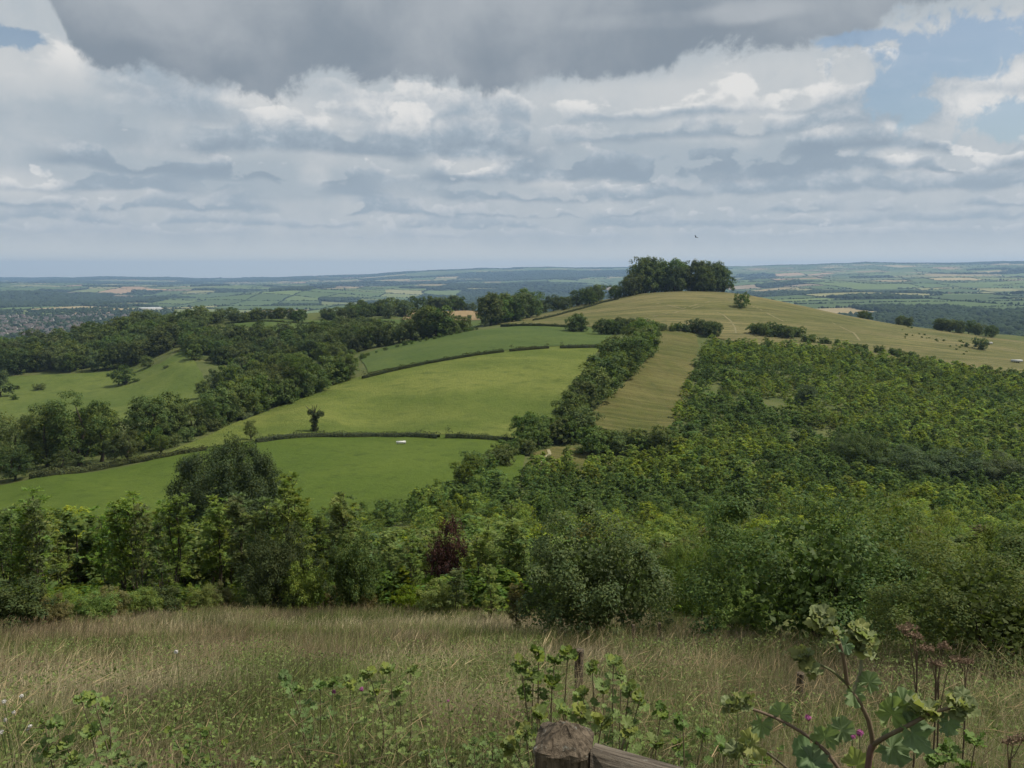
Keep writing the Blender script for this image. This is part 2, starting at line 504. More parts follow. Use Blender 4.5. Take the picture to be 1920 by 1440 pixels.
def build_world():
    w = bpy.data.worlds.new('World'); SC.world = w; w.use_nodes = True
    nt = w.node_tree; nt.nodes.clear(); b = NB(nt)
    sky = b.n('ShaderNodeTexSky', sky_type='NISHITA'); sky.sun_disc = False
    sky.sun_elevation = SUN_EL; sky.sun_rotation = SUN_AZ; sky.altitude = 200; sky.air_density = 1.2; sky.dust_density = 1.5
    bg1 = b.n('ShaderNodeBackground'); nt.links.new(sky.outputs[0], bg1.inputs[0]); bg1.inputs[1].default_value = .085
    tc = b.n('ShaderNodeTexCoord'); d = tc.outputs['Generated']
    sx = b.n('ShaderNodeSeparateXYZ'); nt.links.new(d, sx.inputs[0]); x, y, z = sx.outputs
    zc = b.m('MAXIMUM', z, 0.)
    az = b.m('ARCTAN2', x, y); el = b.m('ARCSINE', zc)
    k = b.m('DIVIDE', 1., b.m('ADD', zc, .085))
    cb = b.n('ShaderNodeCombineXYZ'); b.set(cb.inputs[0], b.m('MULTIPLY', x, k)); b.set(cb.inputs[1], b.m('MULTIPLY', y, k)); P = cb.outputs[0]
    ae = b.n('ShaderNodeCombineXYZ'); b.set(ae.inputs[0], az); b.set(ae.inputs[1], el); AE = ae.outputs[0]
    # rows of cumulus, the far low ones first: each has a flat shaded base and a billowing bright head
    fine = b.noise(AE, 30., 8, .66, .3)
    med = b.noise(AE, 9., 7, .62, .3)

    def blob(u, v, ru, rv, noise=None, amp=.0, lo=1.0, hi=.35):
        a0, e0 = azel(u, v)
        mp = b.n('ShaderNodeMapping'); mp.vector_type = 'POINT'; nt.links.new(AE, mp.inputs[0])
        sxx, syy = FPX / ru, FPX / rv
        mp.inputs['Scale'].default_value = (sxx, syy, 1); mp.inputs['Location'].default_value = (-a0 * sxx, -e0 * syy, 0)
        r = b.vm('LENGTH', mp.outputs[0], out=1)
        if noise is not None: r = b.m('ADD', r, b.m('MULTIPLY', b.m('SUBTRACT', noise, .5), amp))
        return b.ss(r, hi, lo, 1., 0.)
    lum = None
    for (u, v, ru, rv, g) in ((250, 318, 330, 38, -.30), (640, 345, 420, 40, -.30), (1250, 300, 420, 45, -.32), (1530, 290, 330, 42, -.2), (120, 225, 260, 50, -.24),
                              (480, 188, 90, 26, .4), (640, 215, 240, 40, .28), (900, 305, 90, 38, .4), (590, 330, 40, 26, .36), (1180, 180, 260, 36, .34),
                              (1430, 165, 240, 70, .34), (1800, 265, 220, 55, .24), (1030, 335, 110, 22, .3), (60, 120, 130, 55, .4), (40, 345, 80, 34, .4),
                              (1780, 60, 260, 26, .3), (1690, 290, 44, 26, .4), (1900, 175, 160, 55, .5)):
        t_ = b.m('MULTIPLY', blob(u, v, ru, rv, med, 1.1), g)
        lum = t_ if lum is None else b.m('ADD', lum, t_)
    lum = b.m('ADD', lum, b.m('MULTIPLY', b.m('SUBTRACT', fine, .5), .5))
    cloud = b.mix(b.ss(b.m('ADD', lum, b.m('MULTIPLY', b.m('SUBTRACT', med, .5), 1.2)), -.5, .6), (.37, .42, .46), (.535, .55, .555))
    for k_, (vb, th, fx, lo, hi) in enumerate(((446, 22, 26., .50, .76), (428, 26, 22., .34, .76), (404, 32, 18., .24, .82), (376, 42, 14., .18, .94), (343, 52, 11., .08, 1.), (306, 66, 8., .04, 1.), (262, 66, 7., .14, 1.), (222, 70, 6., .2, 1.))):
        e_b = azel(960, vb)[1]; tk = th / FPX
        vv = b.n('ShaderNodeCombineXYZ'); b.set(vv.inputs[0], az); b.set(vv.inputs[1], b.m('MULTIPLY', el, 1.7)); vv.inputs[2].default_value = 3.7 * k_
        n1 = b.noise(vv.outputs[0], fx * 2.2, 8, .60, .15)
        n2 = b.noise(vv.outputs[0], fx * .55, 3, .5)
        n1c = b.m('SUBTRACT', n1, .5); n2c = b.m('SUBTRACT', n2, .5)
        base = b.m('ADD', b.m('ADD', e_b, b.m('MULTIPLY', n2c, tk * 1.2)), b.m('MULTIPLY', n1c, tk * .35))
        top = b.m('ADD', b.m('ADD', e_b + tk * .75, b.m('MULTIPLY', n2c, tk * 5.)), b.m('MULTIPLY', n1c, tk * 2.6))
        mtop = b.ss(b.m('SUBTRACT', top, el), -tk * .05, tk * .22)
        mbas = b.ss(b.m('SUBTRACT', el, base), -tk * .10, tk * .16)
        here = b.ss(b.noise(vv.outputs[0], fx * .38, 2, .5), .40, .50)
        mtop = b.m('MULTIPLY', mtop, here)
        hgt = b.m('DIVIDE', b.m('SUBTRACT', el, base), b.m('MAXIMUM', b.m('SUBTRACT', top, base), tk * .3))
        hb = b.m('ADD', b.m('ADD', b.m('MULTIPLY', hgt, .75), b.m('MULTIPLY', n1c, 2.0)), b.m('ADD', lum, b.m('MULTIPLY', b.m('SUBTRACT', fine, .5), .5)))
        f = b.lin(b.ss(hb, .02, 1.0), 0, 1, lo, hi)
        cr = b.n('ShaderNodeValToRGB'); b.set(cr.inputs[0], f); e = cr.color_ramp.elements
        e[0].position = 0.; e[0].color = (.246, .302, .360, 1)
        e[1].position = 1.; e[1].color = (.70, .69, .67, 1)
        for p, c in ((.33, (.330, .388, .442, 1)), (.66, (.485, .512, .535, 1))):
            q = e.new(p); q.color = c
        cloud = b.mix(b.m('MULTIPLY', b.m('MULTIPLY', mtop, mbas), .94), cloud, cr.outputs[0])
    # pale milky band at the horizon
    cloud = b.mix(b.ss(el, .044, .012), cloud, (.66, .65, .60))
    # the big dark bank overhead: its lower rim follows the azimuth
    fc = b.n('ShaderNodeFloatCurve'); cv = fc.mapping.curves[0]
    rim = [(-700, -600), (-40, -260), (50, -60), (105, 30), (160, 100), (300, 150), (440, 168), (600, 152), (820, 160), (1000, 168), (1150, 150), (1330, 105), (1500, 78), (1660, 55), (1800, 18), (1920, -40), (2300, -500)]
    pts = []
    for (u, v) in rim:
        a0, e0 = azel(u, v); pts.append(((a0 + 1.) / 2., min(max(e0 / .8, 0), 1)))
    while len(cv.points) < len(pts): cv.points.new(.5, .5)
    for p, q in zip(cv.points, pts): p.location = q; p.handle_type = 'AUTO'
    fc.mapping.update()
    b.set(fc.inputs['Value'], b.m('MULTIPLY', b.m('ADD', az, 1.), .5, clamp=True))
    rimel = b.m('MULTIPLY', fc.outputs[0], .8)
    dd = b.m('SUBTRACT', el, rimel)
    dd = b.m('ADD', dd, b.m('MULTIPLY', b.m('SUBTRACT', med, .5), .11))
    dd = b.m('ADD', dd, b.m('MULTIPLY', b.m('SUBTRACT', fine, .5), .034))
    dm = b.ss(dd, -.005, .011)
    dm = b.m('MULTIPLY', dm, b.ss(el, .75, .5))
    dn = b.noise(AE, 5.5, 6, .55, .3)
    dl = b.m('ADD', b.m('MULTIPLY', b.m('SUBTRACT', dn, .5), 2.6), b.ss(dd, .0, .11, -.25, .3))
    for (u, v, ru, rv, g) in ((815, 80, 110, 110, .28), (1400, 20, 120, 24, .5), (1300, 35, 300, 20, .25), (330, 120, 200, 40, -.2), (930, 80, 110, 70, -.25)):
        dl = b.m('ADD', dl, b.m('MULTIPLY', blob(u, v, ru, rv, med, 1.), g))
    dcol = b.mix(b.ss(dl, -.6, .75), (.212, .250, .292), (.375, .402, .430))
    cloud = b.mix(dm, cloud, dcol)
    # blue gaps
    gap = None
    for (u, v, ru, rv) in ((1820, 92, 215, 52), (1690, 150, 76, 78), (1600, 75, 90, 18), (1905, 228, 100, 30), (5, 66, 66, 16), (1722, 195, 50, 26)):
        g = blob(u, v, ru, rv, b.m('ADD', b.m('MULTIPLY', med, .45), b.m('MULTIPLY', fine, .55)), 4.2, .95, .50)
        gap = g if gap is None else b.m('MAXIMUM', gap, g)
    gap = b.m('MULTIPLY', gap, .82)
    bg2 = b.n('ShaderNodeBackground'); nt.links.new(cloud, bg2.inputs[0]); bg2.inputs[1].default_value = 1.0
    mx = b.n('ShaderNodeMixShader'); b.set(mx.inputs[0], gap)
    nt.links.new(bg2.outputs[0], mx.inputs[1]); nt.links.new(bg1.outputs[0], mx.inputs[2])
    o = b.n('ShaderNodeOutputWorld'); nt.links.new(mx.outputs[0], o.inputs[0])
    w.cycles.sampling_method = 'MANUAL'; w.cycles.sample_map_resolution = 512


build_world()

# ------------------------------------------------------------------ ground sheets
rows = np.concatenate([np.linspace(-9, 4, 14), np.exp(np.linspace(math.log(4.6), math.log(960), 330))])
cols = np.linspace(-1.0, 1.0, 340)
yy, aa = np.meshgrid(rows, cols, indexing='ij')
xx = aa * (np.maximum(yy, 0) + 22)
zz = H(xx.ravel(), yy.ravel()).reshape(xx.shape)
i, j = np.meshgrid(np.arange(len(rows) - 1), np.arange(len(cols) - 1), indexing='ij')
nc = len(cols)
F = np.stack([i * nc + j, i * nc + j + 1, (i + 1) * nc + j + 1, (i + 1) * nc + j], -1).reshape(-1, 4)
M['ground'] = mat_field('rough_ground', (.070, .092, .026), (.105, .118, .040), (.095, .095, .045), .08)
tag(link('ground', mesh_np('ground', np.c_[xx.ravel(), yy.ravel(), zz.ravel()], F, smooth=True), M['ground']), kind='structure')


def densify(poly, step):
    out = []
    n = len(poly)
    for k in range(n):
        p, q = np.array(poly[k]), np.array(poly[(k + 1) % n])
        m = max(1, int(np.linalg.norm(q - p) / step))
        for s in range(m): out.append(p + (q - p) * s / m)
    return np.array(out)


def in_poly(x, y, poly):
    c = np.zeros(len(x), bool); n = len(poly); k = n - 1
    for i in range(n):
        xi, yi = poly[i]; xj, yj = poly[k]
        with np.errstate(divide='ignore', invalid='ignore'):
            c ^= ((yi > y) != (yj > y)) & (x < (xj - xi) * (y - yi) / (yj - yi + 1e-12) + xi)
        k = i
    return c


def sheet(name, poly, step, mat, lift, f=H):
    """a field or path draped over the ground, its outline given in metres"""
    bd = densify(poly, step)
    x0, y0 = bd.min(0); x1, y1 = bd.max(0)
    gx, gy = np.meshgrid(np.arange(x0 + step * .5, x1, step), np.arange(y0 + step * .5, y1, step))
    gx = gx.ravel() + R.uniform(-.2, .2, gx.size) * step; gy = gy.ravel() + R.uniform(-.2, .2, gy.size) * step
    ok = in_poly(gx, gy, bd)
    pts = np.r_[bd, np.c_[gx[ok], gy[ok]]]
    n = len(bd)
    v, e, fc, *_ = delaunay_2d_cdt([Vector(p) for p in pts], [], [list(range(n))], 1, 1e-4)
    V = np.array([(p.x, p.y) for p in v])
    Fc = [list(q) for q in fc if len(q) == 3]
    V3 = np.c_[V, f(V[:, 0], V[:, 1]) + lift]
    a, b_, c_ = (V3[[q[k] for q in Fc]] for k in range(3))
    up = np.cross(b_ - a, c_ - a)[:, 2] > 0
    Fc = np.array([q if u_ else q[::-1] for q, u_ in zip(Fc, up)])
    return tag(link(name, mesh_np(name, V3, Fc, smooth=True), mat), kind='structure')


def px(pts, lo=100, hi=900, f=None):
    return [G(u, v, lo, hi, f)[:2] for (u, v) in pts]


M['lower'] = mat_field('lush_pasture', (.068, .104, .016), (.090, .126, .021), (.060, .090, .016), .035, bump=.6)
M['middle'] = mat_field('middle_pasture', (.096, .130, .026), (.160, .182, .044), (.078, .108, .024), .018, (1, 1.6, 1), .2, bump=1.)  # broad pale and dark turf patches also put cloud shadow into the colour
M['upper'] = mat_field('upper_pasture', (.064, .098, .025), (.084, .116, .030), (.056, .086, .023), .03, bump=.6)
M['strip'] = mat_field('mown_strip', (.074, .084, .022), (.122, .112, .040), (.100, .088, .032), .04, (1, 1, 1), .5, bump=.6, streak=.4)
M['hill'] = mat_field('hill_pasture', (.086, .094, .028), (.160, .140, .062), (.070, .080, .026), .013, (1, 1.6, 1), -.35, bump=.8, streak=.7, bscale=.5)
M['coombe'] = mat_field('coombe_pasture', (.076, .108, .023), (.112, .138, .033), (.062, .090, .020), .02, bump=.7, bscale=.4)
M['tan'] = mat_field('ripe_stubble', (.25, .18, .10), (.29, .21, .12), (.22, .165, .095), .03)
M['meadow'] = mat_field('meadow_soil', (.105, .092, .046), (.075, .088, .034), (.13, .11, .06), .5, fine=4.)

# a field's outline, in photo pixels on its own ground
sheet('pasture', px([(-420, 985), (0, 912), (100, 893), (300, 860), (480, 828), (640, 815), (820, 817), (965, 824), (985, 850), (975, 905), (900, 960), (700, 985), (420, 985), (0, 1000), (-420, 1040)]), 3., M['lower'], .22)
sheet('pasture', px([(300, 858), (340, 838), (450, 790), (560, 746), (640, 716), (690, 704), (800, 680), (900, 663), (1030, 651), (1130, 649), (1090, 700), (1060, 770), (1010, 820), (965, 823), (820, 816), (640, 814), (480, 827)]), 4., M['middle'], .22)
sheet('pasture', px([(690, 700), (672, 668), (760, 643), (880, 622), (960, 613), (1100, 613), (1150, 625), (1130, 648), (1030, 650), (900, 662), (800, 679)]), 4., M['upper'], .24)
sheet('mown_field', px([(1085, 800), (1110, 775), (1190, 700), (1235, 640), (1215, 618), (1305, 620), (1310, 650), (1290, 740), (1262, 812), (1180, 815)]), 3., M['strip'], .24)
hill = [G(u, v, 320, 640) for (u, v) in ((940, 609), (1060, 611), (1200, 617), (1310, 626), (1420, 648), (1520, 656), (1640, 670), (1760, 694), (1850, 708), (1960, 735), (2300, 800))]
hp = [(p[0], p[1]) for p in hill]
for (u, D) in ((2300, 470), (1920, 500), (1850, 510), (1700, 545), (1500, 600), (1290, 625), (1150, 600), (1050, 560), (960, 510), (925, 470)):
    hp.append((float((u - 960) / FPX * D * 1.002), D))
sheet('hill_pasture', hp, 5., M['hill'], .28)
cp = [G(u, v, 250, 520)[:2] for (u, v) in ((-420, 830), (0, 800), (160, 800), (380, 760), (385, 715), (372, 690), (350, 655), (300, 683), (230, 694), (100, 703), (-420, 712))]
sheet('coombe_pasture', cp, 5., M['coombe'], .25)
sheet('far_pasture', [G(u, v, 520, 640)[:2] for (u, v) in ((-420, 664), (60, 655), (60, 637), (-420, 642))], 6., M['middle'], .3)
sheet('plateau_pasture', [G(u, v, 440, 690)[:2] for (u, v) in ((440, 611), (700, 640), (780, 634), (880, 626), (930, 600), (800, 601), (600, 602), (440, 603))], 6., M['upper'], .3)
sheet('stubble_field', [(float(ray(u, 590)[0] * D), D) for (u, D) in ((755, 622), (900, 618), (905, 715), (760, 720))], 6., M['tan'], .35)
sheet('saddle_meadow', px([(985, 880), (1000, 850), (1040, 838), (1140, 850), (1150, 872), (1060, 890)]), 2., M['strip'], .22)


def path(pts, width, lift, lo, hi, mat='path', gaps=.0):
    c = np.array([G(u, v, lo, hi)[:2] for (u, v) in pts])
    s = np.linspace(0, len(c) - 1, 5 * (len(c) - 1) + 1)
    c = np.c_[np.interp(s, np.arange(len(c)), c[:, 0]), np.interp(s, np.arange(len(c)), c[:, 1])]
    t = unit(np.gradient(c, axis=0)); nrm = np.c_[-t[:, 1], t[:, 0]]
    w = width * (.8 + .4 * R.random(len(c)))[:, None] / 2
    L, Rr = c + nrm * w, c - nrm * w
    V = np.r_[L, Rr]; n = len(c)
    V3 = np.c_[V, H(V[:, 0], V[:, 1]) + lift]
    k = np.arange(n - 1)
    F = np.c_[k + n, k + n + 1, k + 1, k]
    F = F[R.random(len(F)) > gaps]
    return tag(link('path', mesh_np('path', V3, F), M[mat]), kind='structure')


path([(1011, 880), (1014, 868), (1022, 860), (1031, 853), (1028, 845)], .75, .3, 120, 260)
path([(1380, 626), (1378, 615), (1370, 603), (1357, 592), (1345, 587)], .9, .4, 395, 600, 'faint', .0)
path([(1408, 574), (1425, 581), (1445, 592), (1470, 604)], 1.0, .4, 395, 600, 'faint', .2)
path([(1205, 563), (1230, 570), (1280, 580), (1310, 571), (1365, 561), (1420, 568)], .9, .4, 395, 640, 'faint', .35)
path([(1185, 607), (1215, 597), (1260, 588), (1320, 574)], .8, .4, 395, 640, 'faint', .35)
path([(1560, 606), (1600, 625), (1612, 640)], .9, .4, 395, 640, 'faint', .35)
path([(1700, 620), (1780, 640), (1850, 658)], 1.0, .4, 380, 640, 'faint', .35)

EDGE = [(-260, 1200), (0, 1185), (200, 1170), (450, 1150), (700, 1150), (850, 1158), (960, 1160), (1120, 1164), (1260, 1170), (1330, 1192), (1400, 1197), (1600, 1222), (1800, 1250), (2000, 1268), (2150, 1275)]
edge_xy = [G(u, v, 4, 80)[:2] for (u, v) in EDGE]
mp_ = [(-9.5, -2), (14, -2)] + [(edge_xy[-1][0] * 1.15, edge_xy[-1][1])] + edge_xy[::-1] + [(edge_xy[0][0] * 1.2, edge_xy[0][1])]
sheet('meadow', mp_, .8, M['meadow'], .02)

# ------------------------------------------------------------------ far farmland: parcels between hedges
CELL = 290.
gi = np.arange(-52, 53); gj = np.arange(3, 54)
NSUB = 3


def warp(a, b_):
    x = a * CELL; y = b_ * CELL
    wx = x + 150 * (fbm(x / 900. + 3, y / 700., 51, 3) - .5) * 2 + .25 * y * (fbm(x / 4000., y / 4000., 57, 2) - .5)
    wy = y + 150 * (fbm(x / 800. - 7, y / 900., 53, 3) - .5) * 2 + .35 * x * (fbm(x / 3000., y / 5000., 59, 2) - .5)
    return wx, wy


ci, cj = np.meshgrid(gi[:-1], gj[:-1], indexing='ij')
ci, cj = ci.ravel(), cj.ravel()
cxw, cyw = warp(ci + .5, cj + .5)
keep = (np.abs(cxw) < cyw * 1.15 + 250) & (cyw > 850)
ci, cj, cxw, cyw = ci[keep], cj[keep], cxw[keep], cyw[keep]
ds = np.linspace(0, 1, NSUB + 1)
LA = ci[:, None, None] + ds[None, :, None] + 0 * ds[None, None, :]
LB = cj[:, None, None] + ds[None, None, :] + 0 * ds[None, :, None]
wx, wy = warp(LA.ravel(), LB.ravel())
wz = HF(wx, wy)
n1 = (NSUB + 1) ** 2
p, q = np.meshgrid(np.arange(NSUB), np.arange(NSUB), indexing='ij')
loc = np.stack([p * (NSUB + 1) + q, (p + 1) * (NSUB + 1) + q, (p + 1) * (NSUB + 1) + q + 1, p * (NSUB + 1) + q + 1], -1).reshape(-1, 4)
F = (np.arange(len(ci))[:, None, None] * n1 + loc[None]).reshape(-1, 4)


def parcel(i_, j_):
    """neighbouring cells merge into one field by a hash"""
    h = _hash(np.asarray(i_), np.asarray(j_), 5)
    return np.where(h < .42, (i_ - 1) * 1000 + j_, np.where(h < .64, i_ * 1000 + j_ - 1, i_ * 1000 + j_))


pid = parcel(ci, cj)
h1 = _hash(pid, pid * 0 + 3, 8); h2 = _hash(pid, pid * 0 + 9, 18)
PAL = np.array([(.075, .108, .036), (.100, .132, .044), (.064, .092, .034), (.125, .142, .055), (.185, .178, .080), (.265, .215, .115), (.300, .205, .125), (.190, .145, .095)])
CUM = np.array([.26, .46, .62, .76, .86, .925, .965, 1.0])
crop = PAL[np.searchsorted(CUM, np.minimum(h1, .999))] * (1.0 + .45 * h2)[:, None]
woodn = fbm(cxw / 1500. + 2, cyw / 1100., 71, 3)
is_wood = (woodn > np.where(cxw < 0, .59, .572)) | ((h2 > .91) & (cyw < 9000)) | (cyw > 12800) & (h2 > .45)
is_wood |= (cyw < 2000) & (h2 > .25) & (cxw > 0)
is_town = (cyw > 1900) & (cyw < 3100) & (cxw < -380 - (cyw - 1900) * .42)
is_wood &= ~is_town
crop[is_wood] = (.045, .060, .026)
crop[is_town] = (.080, .100, .050)
V = np.c_[wx, wy, wz]
tag(link('farmland', mesh_np('farmland', V, F, np.repeat(crop, NSUB * NSUB, 0), smooth=True), M['farm']), kind='structure')
# a deep apron under and beyond, so the land goes on past the last ridge
ang = np.linspace(-1.3, 1.3, 60); dr = np.exp(np.linspace(math.log(900), math.log(15500), 60))
aa, rr_ = np.meshgrid(ang, dr, indexing='ij')
ax_, ay_ = (aa * rr_).ravel(), rr_.ravel()
az_ = HF(ax_, ay_) - 30
k, l = np.meshgrid(np.arange(59), np.arange(59), indexing='ij')
F = np.stack([k * 60 + l, (k + 1) * 60 + l, (k + 1) * 60 + l + 1, k * 60 + l + 1], -1).reshape(-1, 4)
tag(link('hills', mesh_np('hills', np.c_[ax_, ay_, az_], F, np.array((.06, .08, .035)), smooth=True), M['farm']), kind='structure')

# low rounded clumps for the far woods and hedges
_ico_v = None


def ico():
    import bmesh
    bm = bmesh.new(); bmesh.ops.create_icosphere(bm, subdivisions=1, radius=1.)
    v = np.array([x.co[:] for x in bm.verts]); f = np.array([[y.index for y in x.verts] for x in bm.faces]); bm.free()
    return v, f


ICV, ICF = ico()


def clumps(name, X, Y, Z, rx, rz, tint, mat, label):
    n = len(X)
    v = ICV[None] * np.stack([rx, rx, rz], -1)[:, None] * (1 + R.uniform(-.28, .28, (n, len(ICV), 1)))
    c, s = np.cos(R.uniform(0, 6.28, n)), np.sin(R.uniform(0, 6.28, n))
    v = np.stack([v[..., 0] * c[:, None] - v[..., 1] * s[:, None], v[..., 0] * s[:, None] + v[..., 1] * c[:, None], v[..., 2]], -1)
    v = v + np.stack([X, Y, Z + rz * .62], -1)[:, None]
    F = (np.arange(n)[:, None, None] * len(ICV) + ICF[None]).reshape(-1, 3)
    o = link(name, mesh_np(name, v.reshape(-1, 3), F, np.repeat(tint, len(ICF), 0)), mat)
    return tag(o, label, None, None, 'stuff')


WX, WY, WS = [], [], []
for a, b_, x, y in zip(ci[is_wood], cj[is_wood], cxw[is_wood], cyw[is_wood]):
    if abs(x) > .82 * y + 200: continue
    st = 13. if y < 2600 else (19. if y < 6000 else 34.)
    m = int(CELL / st) ** 2
    la, lb = a + R.random(m), b_ + R.random(m)
    X, Y = warp(la, lb); WX.append(X); WY.append(Y); WS.append(np.full(m, st))
WX, WY, WS = map(np.concatenate, (WX, WY, WS))
sz = WS * R.uniform(.5, .85, len(WX)); hz = np.minimum(R.uniform(6, 11, len(WX)), sz)
clumps('distant_woods', WX, WY, HF(WX, WY), sz, hz, (R.uniform(.7, 1.35, (len(WX), 1)) * np.array([1, 1, 1])), M['wood_far'], 'dark woods spread across the far valley and hills')
# hedges between different parcels
HX, HY, HR, HH = [], [], [], []
idm = {(a, b_): (p_, w_) for a, b_, p_, w_ in zip(ci, cj, pid, is_wood)}
for a, b_, x, y in zip(ci, cj, cxw, cyw):
    if abs(x) > .82 * y + 200 or y > 11500: continue
    me_ = idm[(a, b_)]
    for da, db in ((1, 0), (0, 1)):
        o_ = idm.get((a + da, b_ + db))
        if o_ is None or o_[0] == me_[0] or (o_[1] and me_[1]): continue
        m = int(CELL / (5 if y < 3600 else 9 if y < 6500 else 26))
        if random.random() < .22: continue
        s = R.random(m)
        la = a + 1 + 0 * s if da else a + s
        lb = b_ + s if da else b_ + 1 + 0 * s
        X, Y = warp(la, lb)
        tall = R.random(m) < (.03 + .3 * random.random() ** 4)
        HX.append(X + R.normal(0, 1.2, m)); HY.append(Y + R.normal(0, 1.2, m))
        base = 3.2 if y < 3000 else 5. if y < 6000 else 9.
        HR.append(np.where(tall, R.uniform(4, 6.5, m), base * R.uniform(.8, 1.3, m))); HH.append(np.where(tall, R.uniform(4, 7, m), R.uniform(1.6, 2.8, m)))
HX, HY, HR, HH = map(np.concatenate, (HX, HY, HR, HH))
clumps('distant_hedgerows', HX, HY, HF(HX, HY), HR, HH, R.uniform(.7, 1.3, (len(HX), 1)) * np.array([1, 1, 1]), M['wood_far'], 'hedgerows and field trees dividing the far farmland')

# ------------------------------------------------------------------ tree builders (unit height, base at origin)
def tint_for(n, spread=.28, yel=.12, r=R):
    v = r.uniform(1 - spread, 1 + spread, n)
    yv = r.normal(0, yel, n)
    return np.c_[v * (1 + yv), v * (1 + .25 * yv), v * (1 - yv)]


def crown_from_lobes(name, *a, **k):
    return mesh_np(name, *crown_arrays(*a, **k))


def crown_arrays(lobes, n_sub, sub_r, per, leaf, asp=.55, spread=.28, yel=.1, up=.42, seed=0):
    r = np.random.default_rng(seed)
    Ps, Ns, Ts = [], [], []
    for (c, rad) in lobes:
        c = np.array(c); rad = np.array(rad)
        d = sphere_dirs(n_sub, r); d[:, 2] = np.where(d[:, 2] < -.45, -d[:, 2], d[:, 2])
        sc = c + d * rad * r.uniform(.62, 1.02, (n_sub, 1))
        st = tint_for(n_sub, .16, yel * .6, r)
        k = sphere_dirs(n_sub * per, r) * (r.random((n_sub * per, 1)) ** .45)
        pos = np.repeat(sc, per, 0) + k * sub_r * r.uniform(.7, 1.25, (n_sub, 1)).repeat(per, 0)
        nr = unit(np.repeat(d, per, 0) * .55 + k * .7 + r.normal(0, .42, k.shape) + np.array([0, 0, up]))
        Ps.append(pos); Ns.append(nr); Ts.append(np.repeat(st, per, 0) * tint_for(n_sub * per, spread, yel, r))
    P = np.concatenate(Ps); N = np.concatenate(Ns); T = np.concatenate(Ts)
    P[:, 2] = np.maximum(P[:, 2], .02)
    l = leaf * r.uniform(.7, 1.3, len(P))
    V, F = leaf_quads(P, N, l, l * asp, r)
    return V, F, T


def trunk_mesh(name, segs, sides=6):
    mb = MB()
    for pts, rad in segs: mb.tube(pts, rad, sides)
    return mb.mesh(name, True)


def limbs(r, h0, n, reach, top, base_r, lean=.03):
    """trunk with n limbs -> list of tube segments, unit height"""
    segs = []
    tp = np.array([[0, 0, -.03], [lean * r.normal(), lean * r.normal(), h0 * .5], [lean * 2 * r.normal(), lean * 2 * r.normal(), h0], [lean * 2 * r.normal(), lean * 2 * r.normal(), (h0 + top) / 2], [0, 0, top]])
    segs.append((tp, [base_r * 1.5, base_r, base_r * .85, base_r * .5, base_r * .15]))
    for k in range(n):
        a = 6.283 * k / n + r.normal(0, .4); z0 = h0 * r.uniform(.75, 1.3); el = r.uniform(.4, 1.1)
        s = np.array([0, 0, min(z0, top * .8)]); L = reach * r.uniform(.7, 1.1)
        d = np.array([math.cos(a) * math.cos(el), math.sin(a) * math.cos(el), math.sin(el)])
        segs.append((np.array([s, s + d * L * .5, s + d * L * .5 + (d + [0, 0, .4]) * L * .4]), [base_r * .55, base_r * .35, base_r * .1]))
    return segs


def broadleaf(seed, width=.42, low=.18, nl=12, n_sub=9, per=24, leaf=.05, lump=.17):
    r = np.random.default_rng(seed)
    L = []
    for k in range(nl):
        a = 6.283 * k * .618 + r.normal(0, .3); z = low + (1 - low - lump * .6) * (k + .5) / nl
        f = math.sin(PI * min(max((z - low) / (1 - low) * .86 + .1, 0), 1)) ** .6
        rr = width * f * r.uniform(.35, .85)
        s = lump * r.uniform(.8, 1.25)
        L.append(((math.cos(a) * rr, math.sin(a) * rr, z), (s * 1.1, s * 1.1, s * .85)))
    L.append(((0, 0, .55), (width * .55, width * .55, .3)))
    return (crown_from_lobes('crown', L, n_sub, lump * .42, per, leaf, .62, seed=seed),
            trunk_mesh('trunk', limbs(r, max(low, .12), 5, width * .8, .85, .03)))


def sapling(seed, width=.22, per=10, tufts=30, leaf=.09, low=.2):
    """young plantation tree: upright, pointed, leafy tufts round a thin leader"""
    r = np.random.default_rng(seed)
    L = []
    for k in range(tufts):
        z = low + (1 - low) * (k + r.random()) / tufts
        f = (z - low) / (1 - low)
        w = width * math.sin(PI * min(.97, .22 + .74 * f)) ** .8 * r.uniform(.3, 1.05)
        a = r.uniform(0, 6.283)
        s = r.uniform(.05, .09)
        L.append(((math.cos(a) * w, math.sin(a) * w, z - .03), (s, s, s * 1.2)))
    return (crown_from_lobes('crown', L, 2, .06, per, leaf, .5, .34, .09, .45, seed),
            trunk_mesh('trunk', [(np.array([[0, 0, -.04], [.01, 0, .4], [0, .01, .92]]), [.012, .008, .003])], 4))


